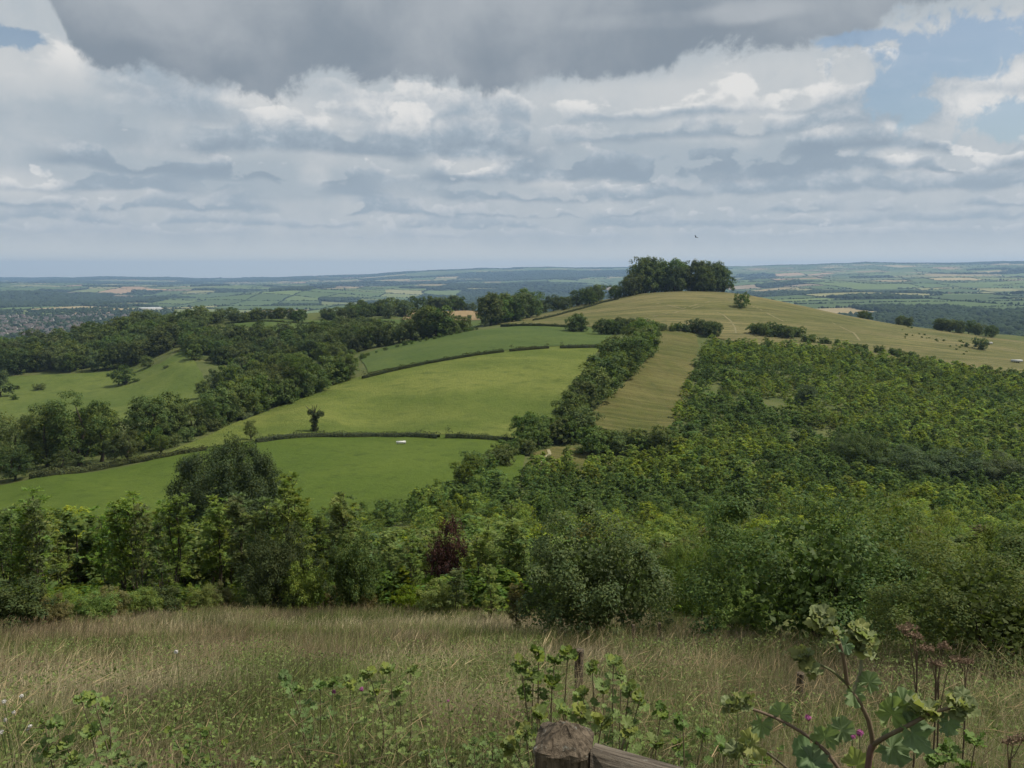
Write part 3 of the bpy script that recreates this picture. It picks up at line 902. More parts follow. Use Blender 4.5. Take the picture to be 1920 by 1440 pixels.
def ash(seed, stems=2, width=.24, tufts=64, low=.28):
    """detailed ash sapling: thin stems, rising branches, compound leaves in tufts"""
    r = np.random.default_rng(seed)
    segs, tips = [], []
    for s in range(stems):
        b0 = r.normal(0, .025, 2) * (s > 0); lean = r.normal(0, .07, 2); top = r.uniform(.82, 1.0)
        z = np.linspace(-.03, top, 7)
        pts = np.c_[b0[0] + lean[0] * z + .012 * np.sin(z * 9 + s), b0[1] + lean[1] * z + .012 * np.cos(z * 8), z]
        segs.append((pts, np.linspace(.0085, .002, 7)))
        nb = int(16 / stems) + 5
        for k in range(nb):
            t = low + (top - low) * (k + r.random() * .8) / nb
            p0 = np.array([np.interp(t, z, pts[:, 0]), np.interp(t, z, pts[:, 1]), t])
            a = k * 2.4 + r.normal(0, .4)
            L = width * (1.12 - t) ** .55 * r.uniform(.55, 1.1)
            d = np.array([math.cos(a), math.sin(a), r.uniform(.5, 1.7)]); d /= np.linalg.norm(d)
            bp = np.array([p0, p0 + d * L * .55, p0 + d * L + [0, 0, L * .15]])
            segs.append((bp, [.0032, .002, .001]))
            tips += [bp[2], (bp[1] + bp[2]) / 2 + r.normal(0, .012, 3), bp[1] + r.normal(0, .015, 3)]
        tips.append(pts[-1]); tips.append(pts[-2])
    tips = np.array(tips)
    idx = r.choice(len(tips), max(tufts, len(tips)), replace=True)
    C = tips[idx] + r.normal(0, .024, (len(idx), 3))
    P, N, T, TT = [], [], [], []
    for c in C:
        tt = tint_for(1, .2, .1, r)[0]
        for q in range(6):
            a = r.uniform(0, 6.283); el = r.uniform(-.25, .9)
            d = np.array([math.cos(a) * math.cos(el), math.sin(a) * math.cos(el), math.sin(el)])
            side = unit(np.cross(d, [0, 0, 1.]) + 1e-6); upv = np.cross(side, d)
            Lr = r.uniform(.035, .055)
            for m in range(4):
                f = (m + 1.) / 4.
                for sg in ((-1, 1) if m < 3 else (0,)):
                    ld = d * .55 + side * sg * .85 if sg else d
                    P.append(c + d * Lr * f - np.array([0, 0, .3 * Lr * f * f]) + ld * .009)
                    N.append(upv + r.normal(0, .3, 3)); T.append(ld); TT.append(tt * r.uniform(.8, 1.2))
    P, N, T, TT = np.array(P), unit(np.array(N)), np.array(T), np.array(TT)
    V, F = leaf_quads(P, N, r.uniform(.023, .033, len(P)), r.uniform(.0105, .015, len(P)), r, T)
    return mesh_np('crown', V, F, TT), trunk_mesh('trunk', segs, 6)


def shrub(seed, width=.62, n=34, n_sub=13, per=48, leaf=.024, lump=.15, low=.0, asp=.5, yel=.1, spiky=0., fill=1., hollow=.12):
    """dense round shrub, unit height: a dome of leafy lumps down to the ground, with a shaded inner mass of leaves"""
    r = np.random.default_rng(seed)
    L = []
    for k in range(n):
        zf = (k + .5) / n                                            # even cover of a dome, from the skirt to the top
        a = k * 2.39996 + r.normal(0, .25)
        z = .12 + .74 * zf; rad = width * .80 * math.sqrt(max(0., 1 - ((z - .34) / .58) ** 2)) * r.uniform(.82, 1.1)
        if r.random() < hollow: continue                                # a dark hollow
        s = lump * r.uniform(.7, 1.3)
        if r.random() < .22: rad *= 1.16; s *= .62; z *= 1.05        # shoots standing out
        L.append(((math.cos(a) * rad, math.sin(a) * rad, max(z * r.uniform(.9, 1.09), low + s * .6)), (s, s, s * (1.15 + spiky))))
    outer = crown_arrays(L, n_sub, lump * .5, per, leaf, asp, .26, yel, .55, seed)
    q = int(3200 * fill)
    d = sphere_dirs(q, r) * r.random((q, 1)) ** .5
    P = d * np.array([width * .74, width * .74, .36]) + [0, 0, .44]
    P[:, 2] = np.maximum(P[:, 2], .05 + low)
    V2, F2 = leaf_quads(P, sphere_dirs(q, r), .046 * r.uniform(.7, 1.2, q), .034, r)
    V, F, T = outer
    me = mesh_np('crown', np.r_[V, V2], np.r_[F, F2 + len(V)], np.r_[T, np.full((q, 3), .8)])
    segs = []
    for k in range(8):
        a = r.uniform(0, 6.283); t = r.uniform(.15, .8)
        segs.append((np.array([[math.cos(a) * .03, math.sin(a) * .03, -.03], [math.cos(a) * .09 * t, math.sin(a) * .09 * t, .12], [math.cos(a) * .36 * t, math.sin(a) * .36 * t, .40], [math.cos(a) * .44 * t, math.sin(a) * .44 * t, .6]]), [.013, .01, .006, .002]))
    return me, trunk_mesh('trunk', segs, 6)


def tree_thing(name, crown, trunk, mat, loc, h, rz, label, cat='tree', group=None, bark='bark', wid=1.):
    t = empty(name, loc, rz)
    t.scale = (h * wid, h * wid, h)
    tag(t, label, cat, group)
    link('crown', crown, M[mat], t); link('trunk', trunk, M[bark], t)
    return t


def with_mat(me, mat):
    c = me.copy(); c.materials.clear(); c.materials.append(M[mat]); return c


def join_tree(crown, trunk, mat):
    """crown and trunk as one small mesh, for trees too far off to show parts"""
    nv = len(crown.vertices)
    cv = np.empty(nv * 3, np.float32); crown.vertices.foreach_get('co', cv)
    cf = np.arange(nv).reshape(-1, 4)
    ct = np.empty(len(crown.polygons) * 4, np.float32); crown.attributes['tint'].data.foreach_get('color', ct)
    tv = np.empty(len(trunk.vertices) * 3, np.float32); trunk.vertices.foreach_get('co', tv)
    tl = np.empty(len(trunk.loops), np.int32); trunk.loops.foreach_get('vertex_index', tl)
    tf = tl.reshape(-1, 4) + nv
    me = mesh_np('tree', np.r_[cv.reshape(-1, 3), tv.reshape(-1, 3)], np.r_[cf, tf], np.r_[ct.reshape(-1, 4)[:, :3], np.ones((len(tf), 3))],
                 np.r_[np.zeros(len(cf)), np.ones(len(tf))])
    me.materials.append(M[mat]); me.materials.append(M['bark'])
    return me


BROAD = [broadleaf(100 + k, width=w, low=lo * .45, nl=nl, n_sub=12, per=26, leaf=.052, lump=.2) for k, (w, lo, nl) in enumerate(((.40, .14, 12), (.46, .16, 13), (.36, .12, 12), (.50, .20, 14), (.44, .10, 13)))]
BIG = [broadleaf(200 + k, width=w, low=lo, nl=18, n_sub=14, per=34, leaf=.026, lump=.13) for k, (w, lo) in enumerate(((.42, .10), (.36, .08), (.5, .12), (.40, .2)))]
BUSH = [broadleaf(300 + k, width=w, low=.02, nl=11, n_sub=11, per=24, leaf=.075, lump=.26) for k, w in enumerate((.55, .7, .48))]
WOODT = [join_tree(c, t, 'leaf_far') for (c, t) in BROAD]
HEDGET = [join_tree(c, t, 'leaf_mid') for (c, t) in BROAD]
BUSHT = [join_tree(c, t, 'leaf_mid') for (c, t) in BUSH]


def place_far(mesh_list, x, y, h, label, group, cat='tree', name='broadleaf_tree', wid=1., first=[0]):
    o = bpy.data.objects.new(name, random.choice(mesh_list)); COL.objects.link(o)
    o.location = (x, y, float(H(x, y)[0]) - .1)
    o.rotation_euler = (0, 0, random.uniform(0, 6.28)); w = h * wid * random.uniform(.9, 1.15); o.scale = (w, w, h)
    return tag(o, label, cat, group)


def row_trees(pts, n, hs, meshes, label, group, lo, hi, jit=3., name='broadleaf_tree', cat='tree', wid=1.):
    """trees along a line given by base pixels"""
    P = np.array([G(u, v, lo, hi)[:2] for (u, v) in pts])
    s = np.r_[0, np.cumsum(np.linalg.norm(np.diff(P, axis=0), axis=1))]
    for k in range(n):
        d = s[-1] * (k + .5 + random.uniform(-.4, .4)) / n
        x = np.interp(d, s, P[:, 0]) + random.gauss(0, jit * .4); y = np.interp(d, s, P[:, 1]) + random.gauss(0, jit)
        place_far(meshes, x, y, random.uniform(*hs), label, group, cat, name, wid)


def fill_trees(poly_xy, n, hs, meshes, label, group, mind=5., name='broadleaf_tree', wid=1.):
    poly = np.array(poly_xy); x0, y0 = poly.min(0); x1, y1 = poly.max(0)
    got = []
    for _ in range(n * 60):
        x, y = random.uniform(x0, x1), random.uniform(y0, y1)
        if not in_poly(np.array([x]), np.array([y]), poly)[0]: continue
        if any((x - a) ** 2 + (y - b_) ** 2 < mind * mind for a, b_ in got): continue
        got.append((x, y))
        if len(got) >= n: break
    for x, y in got: place_far(meshes, x, y, random.uniform(*hs), label, group, 'tree', name, wid)


def aD(u, D): return (float((u - 960) / FPX * D * 1.003), D)


# --- the two hanging woods over the coombe
fill_trees([aD(-330, 448), aD(0, 452), (aD(120, 455)), aD(240, 458), aD(320, 470), aD(350, 478), aD(385, 590), aD(250, 585), aD(120, 560), aD(-30, 500), aD(-330, 500)], 150, (10, 15.5), WOODT,
           'dark broadleaf tree packed in the wood on the far side of the coombe pasture', 'trees of the dark wood above the coombe', 5.2, 'woodland_tree', 1.1)
fill_trees([aD(345, 428), aD(420, 425), aD(520, 412), aD(620, 398), aD(690, 405), aD(715, 460), aD(690, 490), aD(560, 500), aD(440, 505), aD(375, 500), aD(348, 470)], 105, (8, 11.5), WOODT,
           'grey-green tree in the wood between the coombe and the plateau field', 'trees of the lighter wood beside the coombe', 5.2, 'woodland_tree', 1.1)
# --- trees down the bank between the coombe and the middle pasture
row_trees([(378, 745), (450, 715), (540, 695), (620, 680)], 19, (7.5, 11), HEDGET, 'broadleaf tree on the bank between the coombe wood and the middle pasture', 'trees on the bank beside the coombe', 300, 460, 9, wid=1.1)
row_trees([(400, 800), (460, 775), (520, 757), (580, 738), (640, 714)], 15, (7, 11), HEDGET, 'rounded green tree at the upper left edge of the middle pasture', 'trees edging the middle pasture', 200, 330, 5, wid=1.15)
row_trees([(330, 838), (400, 806), (470, 778), (530, 758), (600, 732)], 22, (2.2, 3.8), BUSHT, 'low bush at the upper left edge of the middle pasture', 'bushes edging the middle pasture', 170, 330, 2.5, 'bush', 'bush')
# --- tree lines on the plateau
row_trees([(375, 604), (450, 605), (560, 600), (640, 598), (700, 596)], 34, (6, 10), WOODT, 'dark tree in the long line behind the plateau field', 'tree line behind the plateau field', 560, 700, 8, wid=1.2)
row_trees([(640, 597), (680, 595), (720, 594), (760, 594)], 14, (9, 15), WOODT, 'taller tree in the line left of the stubble field', 'tall trees left of the stubble field', 560, 700, 10, wid=1.1)
row_trees([(790, 583), (860, 582)], 11, (10, 14), WOODT, 'dark tree in the clump behind the stubble field', 'clump behind the stubble field', 690, 780, 5, wid=1.2)
row_trees([(860, 582), (900, 583), (940, 580)], 7, (6, 8), WOODT, 'low tree beside the clump behind the stubble field', 'low trees behind the stubble field', 690, 780, 6)
row_trees([(905, 612), (940, 606), (965, 600), (990, 596)], 12, (14, 19), WOODT, 'full round tree where the plateau meets the foot of the hill', 'round trees at the foot of the hill', 400, 640, 8, wid=1.1)
row_trees([(960, 590), (1010, 588), (1060, 584), (1120, 576), (1150, 570)], 26, (8, 12), WOODT, 'dark tree in the wood left of the hill top', 'wood left of the hill top', 560, 720, 10, wid=1.15)
row_trees([(640, 660), (690, 655), (760, 640), (790, 636), (830, 630), (870, 622)], 22, (7, 12), WOODT, 'tree in the line above the upper pasture', 'tree line above the upper pasture', 350, 520, 4, wid=1.1)
row_trees([(800, 634), (812, 632)], 3, (13, 16), WOODT, 'broad dark tree, tallest of the line above the upper pasture', 'tallest trees above the upper pasture', 350, 520, 3, wid=1.15)
row_trees([(640, 690), (700, 664), (780, 644), (860, 626), (895, 618)], 26, (1.2, 2.4), BUSHT, 'low bush beneath the tree line above the upper pasture', 'bushes above the upper pasture', 330, 520, 1.5, 'bush', 'bush')
row_trees([(770, 599), (840, 597), (900, 598)], 9, (2., 4.2), BUSHT, 'dark bush along the near edge of the stubble field', 'bushes by the stubble field', 560, 700, 4, 'bush', 'bush')
# --- hedgerow trees between middle pasture and strip field
row_trees([(1075, 790), (1105, 760), (1140, 725), (1180, 690), (1205, 660), (1215, 640)], 26, (7.5, 11), HEDGET, 'leafy tree in the thick hedgerow between pasture and mown strip', 'hedgerow trees beside the mown strip', 200, 420, 2.6, 'hedgerow_tree', wid=1.1)
row_trees([(1060, 800), (1090, 770), (1130, 735), (1165, 702), (1195, 668)], 22, (3.5, 6), BUSHT, 'bush filling the thick hedgerow between pasture and mown strip', 'hedgerow bushes beside the mown strip', 200, 420, 2.5, 'bush', 'bush')
row_trees([(990, 830), (1020, 836), (1060, 826), (1100, 830)], 9, (5, 8), HEDGET, 'dark tree at the near end of the thick hedgerow', 'trees at the near end of the hedgerow', 180, 260, 3, 'hedgerow_tree', wid=1.2)
row_trees([(1110, 848), (1140, 850), (1190, 848), (1240, 846)], 9, (4.5, 7), HEDGET, 'dark rounded tree in the row across the foot of the mown strip', 'row at the foot of the mown strip', 180, 260, 2.5, 'hedgerow_tree', wid=1.25)
row_trees([(860, 905), (900, 885), (940, 868), (975, 848), (1000, 860)], 12, (3, 4.8), HEDGET, 'grey-green tree at the right corner of the lower pasture', 'trees at the corner of the lower pasture', 140, 260, 3, 'hedgerow_tree', wid=1.2)
for (u, v, h, lab) in ((1168, 700, 12.5, 'largest bright green tree of the hedgerow, two thirds of the way up'), (1205, 668, 11., 'dark tree behind the largest hedgerow tree'), (1215, 640, 9.5, 'rounded tree at the far end of the thick hedgerow'), (1130, 735, 11.5, 'tall tree below the largest hedgerow tree'), (1145, 680, 9.5, 'tree on the pasture side of the largest hedgerow tree'), (1090, 772, 9., 'bushy tree at the nearer half of the thick hedgerow'), (1190, 640, 8.5, 'small tree at the top of the hedgerow on the pasture side')):
    x, y, z = G(u, v, 180, 430)
    place_far(HEDGET, x, y, h, lab, None, name='hedgerow_tree', wid=1.3)
# --- hill foot
row_trees([(1070, 622), (1095, 622)], 3, (8, 10), WOODT, 'dark round tree in the hedge at the foot of the hill', 'round trees in the hill-foot hedge', 370, 460, 2, wid=1.1)
row_trees([(1120, 628), (1150, 628), (1190, 622)], 7, (5.5, 8), WOODT, 'smaller tree in the hedge at the foot of the hill', 'smaller trees in the hill-foot hedge', 370, 460, 3, wid=1.2)
row_trees([(1180, 618), (1230, 620), (1290, 622)], 16, (2.5, 4.6), BUSHT, 'dark bush in the hedge at the foot of the hill', 'bushes in the hill-foot hedge', 370, 470, 2, 'bush', 'bush')
row_trees([(1305, 624), (1335, 628)], 5, (6.5, 9), WOODT, 'tree at the top corner of the mown strip', 'trees at the top of the mown strip', 370, 470, 3, wid=1.2)
row_trees([(1405, 626), (1440, 628), (1490, 634)], 13, (4, 6.5), BUSHT, 'dense dark bush in the thicket on the lower hill', 'thicket on the lower hill', 370, 470, 4, 'bush', 'bush')
row_trees([(1500, 640), (1560, 648), (1640, 660), (1700, 672), (1780, 690), (1850, 700), (1920, 712)], 42, (1.8, 3.8), BUSHT, 'dark bush along the top edge of the plantation', 'bushes at the top of the plantation', 320, 430, 2, 'bush', 'bush')
# --- beyond the right shoulder of the hill
for (u, n, h0, h1) in ((1625, 3, 5, 6.5), (1690, 4, 5, 7.5), (1770, 5, 6.5, 8.5), (1800, 4, 7, 9.5), (1845, 4, 7, 9)):
    for k in range(n):
        uu = u + random.uniform(-22, 22); D = random.uniform(545, 580) - (uu - 1600) * .16
        x, y = aD(uu, D)
        place_far(WOODT, x, y, random.uniform(h0, h1), 'green tree showing over the right shoulder of the hill', 'trees behind the right shoulder of the hill', wid=1.1)
# --- bushes on the hill's right slope and the coombe
for k in range(26):
    s = random.random(); u = 1690 + 120 * s + random.gauss(0, 7); v = 624 + 34 * s + random.gauss(0, 5)
    x, y, z = G(u, v, 380, 520)
    place_far(BUSHT, x, y, random.uniform(.7, 1.5), 'small brown-green gorse bush on the scarred slope of the hill', 'gorse on the scarred slope', 'bush', 'gorse_bush')
for k, (u, v, h, lab) in enumerate(((32, 730, 2.2, 'small dark bush on the coombe pasture, upper of a pair'), (28, 750, 2.6, 'dark oval bush on the coombe pasture, lowest of three'), (73, 732, 3.6, 'largest dark bush standing alone on the coombe pasture'),
                                    (311, 691, 1.8, 'lone small bush high on the coombe slope'), (257, 716, 2.0, 'little bush just right of the coombe tree'), (205, 706, 2.2, 'small bush under the edge of the dark wood'))):
    x, y, z = G(u, v, 280, 520)
    place_far(BUSHT, x, y, h, lab, None, 'bush', 'bush', 1.3)
for u, v, h, lab, wid in ((233, 722, 10, 'single rounded tree standing in the coombe pasture below the dark wood', 1.2), (277, 690, 7, 'small round tree at the lower corner of the dark wood', 1.), (0, 745, 14, 'dark tree cut by the edge of the photo beside the coombe pasture', .9)):
    x, y, z = G(u, v, 280, 520)
    place_far(WOODT, x, y, h, lab, None, wid=wid)
x, y, z = G(1838, 656, 330, 520); place_far(BUSHT, x, y, 6.2, 'round dark tree standing alone on the pale slope right of the hill', None, 'tree', 'round_tree', .95)
x, y, z = G(1812, 651, 330, 520); place_far(BUSHT, x, y, 2.4, 'small dark bush left of the lone round tree on the pale slope', None, 'bush', 'bush', 1.)
x, y, z = G(1389, 577, 420, 600); place_far(BUSHT, x, y, 9.2, 'solitary leafy tree on the open brow of the hill', None, 'tree', 'round_tree', .85)

# --- the clump on the hill top: each tree a thing with crown and trunk
CLUMP = [(1170, 565, 12), (1188, 552, 15), (1212, 563, 25), (1200, 580, 20), (1228, 572, 25), (1243, 583, 22), (1262, 572, 22.5), (1278, 580, 22), (1284, 574, 17), (1316, 578, 21), (1322, 572, 22), (1338, 580, 21.5),
         (1352, 573, 21.5), (1366, 578, 18.5), (1222, 590, 22), (1345, 590, 20), (1180, 575, 11), (1160, 560, 8), (1255, 592, 20), (1270, 566, 18), (1330, 565, 17)]
dk = [with_mat(c, 'leaf_far') for c, t in BROAD]
for k, (u, D, h) in enumerate(CLUMP):
    u = 1163 + (u - 1163) * .93
    x, y = aD(u, D)
    c, t = BROAD[k % 5]
    lab = ('shorter dark tree at the left end of the hilltop clump' if u < 1195 else 'tall dark tree in the left half of the hilltop clump' if u < 1295 else 'tall dark tree in the right half of the hilltop clump')
    tree_thing('beech_tree', dk[k % 5], t, 'leaf_far', (x, y, float(H(x, y)[0]) - .2), h, random.uniform(0, 6), lab, 'tree', 'trees of the hilltop clump', wid=1.05)

for k in range(16):
    x, y = aD(random.uniform(1175, 1355), random.uniform(574, 592))
    place_far(BUSHT, x, y, random.uniform(3., 5.), 'dark undergrowth bush between the trunks of the hilltop clump', 'bushes under the hilltop clump', 'bush', 'bush')
# --- big trees at the left, nearer
bigm = {m: [with_mat(c, m) for c, t in BIG] for m in ('leaf_mid', 'leaf_far', 'leaf_dark')}
BIGT = [(150, 874, 738, 0, 'leaf_mid', 'tallest spreading tree of the left belt, with an open feathery top', 1.05), (95, 876, 752, 1, 'leaf_mid', 'tall narrow-topped tree just left of the tallest belt tree', 1.1), (190, 866, 760, 3, 'leaf_mid', 'tall tree right of the tallest one in the left belt', .95),
        (40, 880, 778, 2, 'leaf_mid', 'broad tree near the photo edge in the left belt', 1.), (-20, 905, 770, 0, 'leaf_mid', 'leafy tree cut by the photo edge in the left belt', 1.), (30, 900, 835, 2, 'leaf_dark', 'low dark spreading tree at the photo edge above the left hedge', 1.3),
        (285, 836, 742, 2, 'leaf_mid', 'big dome-shaped tree in the middle of the left belt', 1.05), (335, 822, 752, 1, 'leaf_mid', 'grey-green tree right of the dome-shaped tree', 1.2), (362, 815, 757, 3, 'leaf_dark', 'dark tree overlapping the right side of the belt', 1.1), (402, 803, 738, 0, 'leaf_mid', 'rounded tree at the right end of the left belt', 1.05), (425, 795, 740, 2, 'leaf_dark', 'dark tree behind the right end of the left belt', 1.0),
        (240, 862, 805, 2, 'leaf_mid', 'small round tree leaning over the left hedge', 1.2), (215, 868, 822, 3, 'leaf_dark', 'dark bushy tree below the tallest belt tree', 1.3), (302, 852, 814, 3, 'leaf_mid', 'little round tree standing clear at the end of the hedge', 1.1), (120, 885, 842, 2, 'leaf_dark', 'dark low tree under the tallest belt tree', 1.5),
        (652, 712, 657, 2, 'leaf_mid', 'free-standing oak at the left end of the upper hedge', 1.05), (565, 745, 664, 0, 'leaf_mid', 'large tree at the upper corner of the middle pasture', 1.1), (530, 752, 680, 2, 'leaf_mid', 'broad tree left of the large corner tree', 1.2), (480, 760, 693, 1, 'leaf_mid', 'pale round-headed tree on the bank left of the middle pasture', 1.2)]
for (u, vb, vt, k, m, lab, wid) in BIGT:
    x, y, z = G(u, vb, 140, 420)
    h = (vb - vt) / FPX * y * 1.03
    tree_thing('broadleaf_tree', bigm[m][k], BIG[k][1], m, (x, y, z - .2), h, random.uniform(0, 6), lab, 'tree', 'trees of the left belt' if u < 450 else None, wid=wid)
for k in range(14):
    u = random.uniform(-40, 330); x, y, z = G(u, 884 - u * .13, 140, 300)
    place_far(BUSHT, x, y + random.uniform(2, 14), random.uniform(3, 6), 'dark bush under the tall trees of the left belt', 'bushes under the left belt', 'bush', 'bush')
for k in range(10):
    u = random.uniform(-40, 260); x, y, z = G(u, 880 - u * .13, 140, 300)
    place_far(WOODT, x, y + random.uniform(6, 26), random.uniform(9, 13), 'tree at the back of the left belt, half hidden', 'rear trees of the left belt', wid=1.1)

# --- the ivy-clad stump tree and the little leaning tree on the pasture
x, y, z = G(590, 810, 150, 300); h = 53 / FPX * y
it = tag(empty('ivy_tree', (x, y, z - .1)), 'half dead tree with ivy-thick trunk and bare upper branches on the pasture hedge', 'tree')
mb = MB(); r = np.random.default_rng(4)
mb.tube([(0, 0, -.2), (.05, 0, h * .35), (0, .05, h * .62)], [.55, .42, .3], 8)
for (dx, dz, k) in ((-2.2, .98, .3), (-1.3, .78, .22), (1.6, .86, .3), (2.6, .68, .24), (.3, 1.0, .25), (-.5, 1.0, .2), (1.0, 1.03, .2)):
    mb.tube([(0, 0, h * .5), (dx * .4, random.uniform(-.6, .6), h * (.5 + (dz - .5) * .6)), (dx, random.uniform(-1, 1), h * dz)], [.2, .12, .04], 5, cap=False)
link('trunk', mb.mesh('trunk', True), M['bark'], it)
link('ivy', crown_from_lobes('ivy', [((0, 0, h * .16), (.75, .75, h * .16)), ((0, 0, h * .38), (1.0, 1.0, h * .16)), ((.2, 0, h * .58), (1.35, 1.2, h * .13)), ((1.7, 0, h * .66), (.8, .8, .7)), ((-1.0, 0, h * .72), (.6, .6, .6))], 18, .5, 26, .34, .7, seed=3), M['leaf_dark'], it)
x, y, z = G(471, 826, 150, 300)
tree_thing('small_tree', bigm['leaf_mid'][3], BIG[3][1], 'leaf_mid', (x, y, z - .1), 40 / FPX * y, 1., 'small open-crowned tree at the left end of the pasture hedge', wid=.85)

# ------------------------------------------------------------------ hedges
def hedge(pts, w, hgt, label, lo, hi, leaf=.34, dens=26, paler=0., name='hedge', mat='hedge'):
    P = np.array([G(u, v, lo, hi)[:2] for (u, v) in pts])
    s = np.r_[0, np.cumsum(np.linalg.norm(np.diff(P, axis=0), axis=1))]
    n = int(s[-1] * dens * 1.7)
    d = R.uniform(0, s[-1], n)
    x, y = np.interp(d, s, P[:, 0]), np.interp(d, s, P[:, 1])
    tx, ty = np.gradient(np.interp(np.linspace(0, s[-1], 200), s, P[:, 0])), np.gradient(np.interp(np.linspace(0, s[-1], 200), s, P[:, 1]))
    ii = np.clip((d / s[-1] * 199).astype(int), 0, 199); t = unit(np.c_[tx[ii], ty[ii]]); nr = np.c_[-t[:, 1], t[:, 0]]
    # points on the faces of a rounded box section
    th = R.uniform(0, PI, n); ex = np.sign(np.cos(th)) * np.abs(np.cos(th)) ** .45; ez = np.abs(np.sin(th)) ** .45
    hh = hgt * (.48 + .85 * fbm(d / 1.9, d * 0, 77, 4) + .9 * sstep(.66, .8, fbm(d / 5.5, d * 0 + 3, 83, 2))) * R.uniform(.72, 1.1, n); ww = w * .5 * (.75 + .6 * fbm(d / 1.6, ex * 2, 79, 3)) * R.uniform(.75, 1.15, n)
    X = x + nr[:, 0] * ex * ww; Y = y + nr[:, 1] * ex * ww
    Z0 = H(X, Y)
    N = unit(np.c_[nr[:, 0] * ex, nr[:, 1] * ex, ez + .2] + R.normal(0, .7, (n, 3)))
    V, F = leaf_quads(np.c_[X, Y, Z0 + .05 + hh * ez], N, leaf * R.uniform(.7, 1.3, n), leaf * .7)
    # a solid woody core keeps it opaque
    mb = MB(); q = np.linspace(0, s[-1], max(4, int(s[-1] / 2)))
    cx, cy = np.interp(q, s, P[:, 0]), np.interp(q, s, P[:, 1]); g = unit(np.c_[np.gradient(cx), np.gradient(cy)]); nn = np.c_[-g[:, 1], g[:, 0]]
    A = np.stack([np.c_[cx, cy] + nn * w * .4, np.c_[cx, cy] + nn * w * .3, np.c_[cx, cy] - nn * w * .3, np.c_[cx, cy] - nn * w * .4], 1)
    zb = H(A[..., 0].ravel(), A[..., 1].ravel()).reshape(-1, 4)
    Zc = zb + np.array([-.2, hgt * .68, hgt * .68, -.2]) * (np.array([[1, 1, 1, 1]]))
    CV = np.concatenate([A, Zc[..., None]], -1).reshape(-1, 3); m = len(q)
    kk, jj = np.meshgrid(np.arange(m - 1), np.arange(3), indexing='ij')
    CF = np.stack([kk * 4 + jj, kk * 4 + jj + 1, (kk + 1) * 4 + jj + 1, (kk + 1) * 4 + jj], -1).reshape(-1, 4)
    o_ = V.mean(0); o_[2] = Z0.min()
    me = mesh_np(name, np.r_[V, CV] - o_, np.r_[F, CF + len(V)], np.r_[tint_for(n, .3, .12) * (1 + paler), np.full((len(CF), 3), .5)])  # raises the leaf tint evenly over the whole hedge
    return tag(link(name, me, M[mat], loc=tuple(o_)), label, 'hedge')


hedge([(680, 711), (740, 696), (800, 683), (870, 671), (944, 661)], 1.7, 1.5, 'long trimmed dark hedge between the upper and middle pastures, left of the gap', 200, 400)
hedge([(956, 660), (1000, 656), (1029, 654)], 1.7, 1.6, 'short trimmed hedge right of the gap above the middle pasture', 200, 400)
hedge([(1050, 654), (1090, 653), (1122, 653)], 1.7, 1.5, 'short hedge running into the hedgerow trees above the middle pasture', 200, 400)
hedge([(480, 831), (520, 825), (600, 820), (700, 819), (770, 819), (822, 823)], 2.2, 1.5, 'shaggy hedge along the top of the lower pasture, from small tree to gap', 140, 300, .3, 34, .25)
hedge([(836, 822), (880, 823), (920, 825), (965, 830)], 2.2, 1.6, 'shaggy hedge right of the gap on top of the lower pasture', 140, 300, .3, 34, .25)
hedge([(60, 897), (100, 893), (160, 885), (200, 878)], 2.2, 1.7, 'pale-topped hedge below the tall belt trees, farthest left', 120, 260, .3, 34, .35)
hedge([(205, 877), (250, 868), (310, 858), (350, 851), (385, 845)], 1.8, 1.3, 'low dark hedge from the belt trees towards the small tree', 120, 260, .3, 34)
hedge([(450, 790), (475, 778), (500, 768)], 2.5, 1.6, 'pale bramble hedge against the left edge of the middle pasture', 170, 330, .3, 34, .6)
hedge([(940, 613), (990, 612), (1064, 614)], 2.0, 1.8, 'grey hedge along the foot of the hill above the upper pasture', 360, 470, .4, 22, .3)
hedge([(430, 607), (540, 606), (640, 605), (740, 606)], 2.0, 1.6, 'thin dark hedge along the plateau field', 520, 640, .4, 20)
hedge([(1000, 602), (1060, 588), (1130, 568), (1160, 562)], 1.8, 1.5, 'dark hedge climbing the left skyline of the hill', 440, 640, .4, 20)

# ------------------------------------------------------------------ plantation and young wood
SAP = [sapling(400 + k, width=w, per=10, tufts=28, leaf=.085, low=.06) for k, w in enumerate((.26, .32, .22, .36, .29))]
SAPN = [sapling(450 + k, width=w, per=16, tufts=56, leaf=.056, low=.08) for k, w in enumerate((.26, .32, .22, .36))]
# area of the young wood in plan
wood_poly = [aD(-420, 40), aD(-420, 104), aD(0, 112), aD(300, 116), aD(500, 116), aD(700, 125), aD(880, 144), aD(985, 166), aD(1060, 172), aD(1150, 178), aD(1255, 186), aD(1262, 205), aD(1275, 240), aD(1300, 300), aD(1318, 345), aD(1330, 378),
             aD(1430, 372), aD(1520, 368), aD(1640, 350), aD(1760, 332), aD(1860, 322), aD(1960, 312), aD(2300, 280), aD(2300, 60), aD(2000, 30), aD(1700, 28), aD(1500, 26), aD(1000, 29), aD(400, 33)]
wood_poly = np.array(wood_poly)
cand = []
Y = 27.0
while Y < 380:
    sp = 2.35 if Y < 75 else 2.7 if Y < 180 else 3.0
    xs = np.arange(-.62 * Y - 6, .72 * Y + 6, sp)
    cand.append(np.c_[xs + R.normal(0, sp * .6, len(xs)), Y + R.normal(0, sp * .6, len(xs))])
    Y += sp * .95
cand = np.concatenate(cand)
cand = cand[in_poly(cand[:, 0], cand[:, 1], wood_poly)]
# tracks and glades thin it a little
g = fbm(cand[:, 0] / 14., cand[:, 1] / 14., 91, 3)
cand = cand[(g > .27) | (cand[:, 1] < 70)]
order = np.argsort(cand[:, 1])
cand = cand[order]


def edge_D(u):
    return np.interp(u, [e[0] for e in EDGE], [q[1] for q in edge_xy])


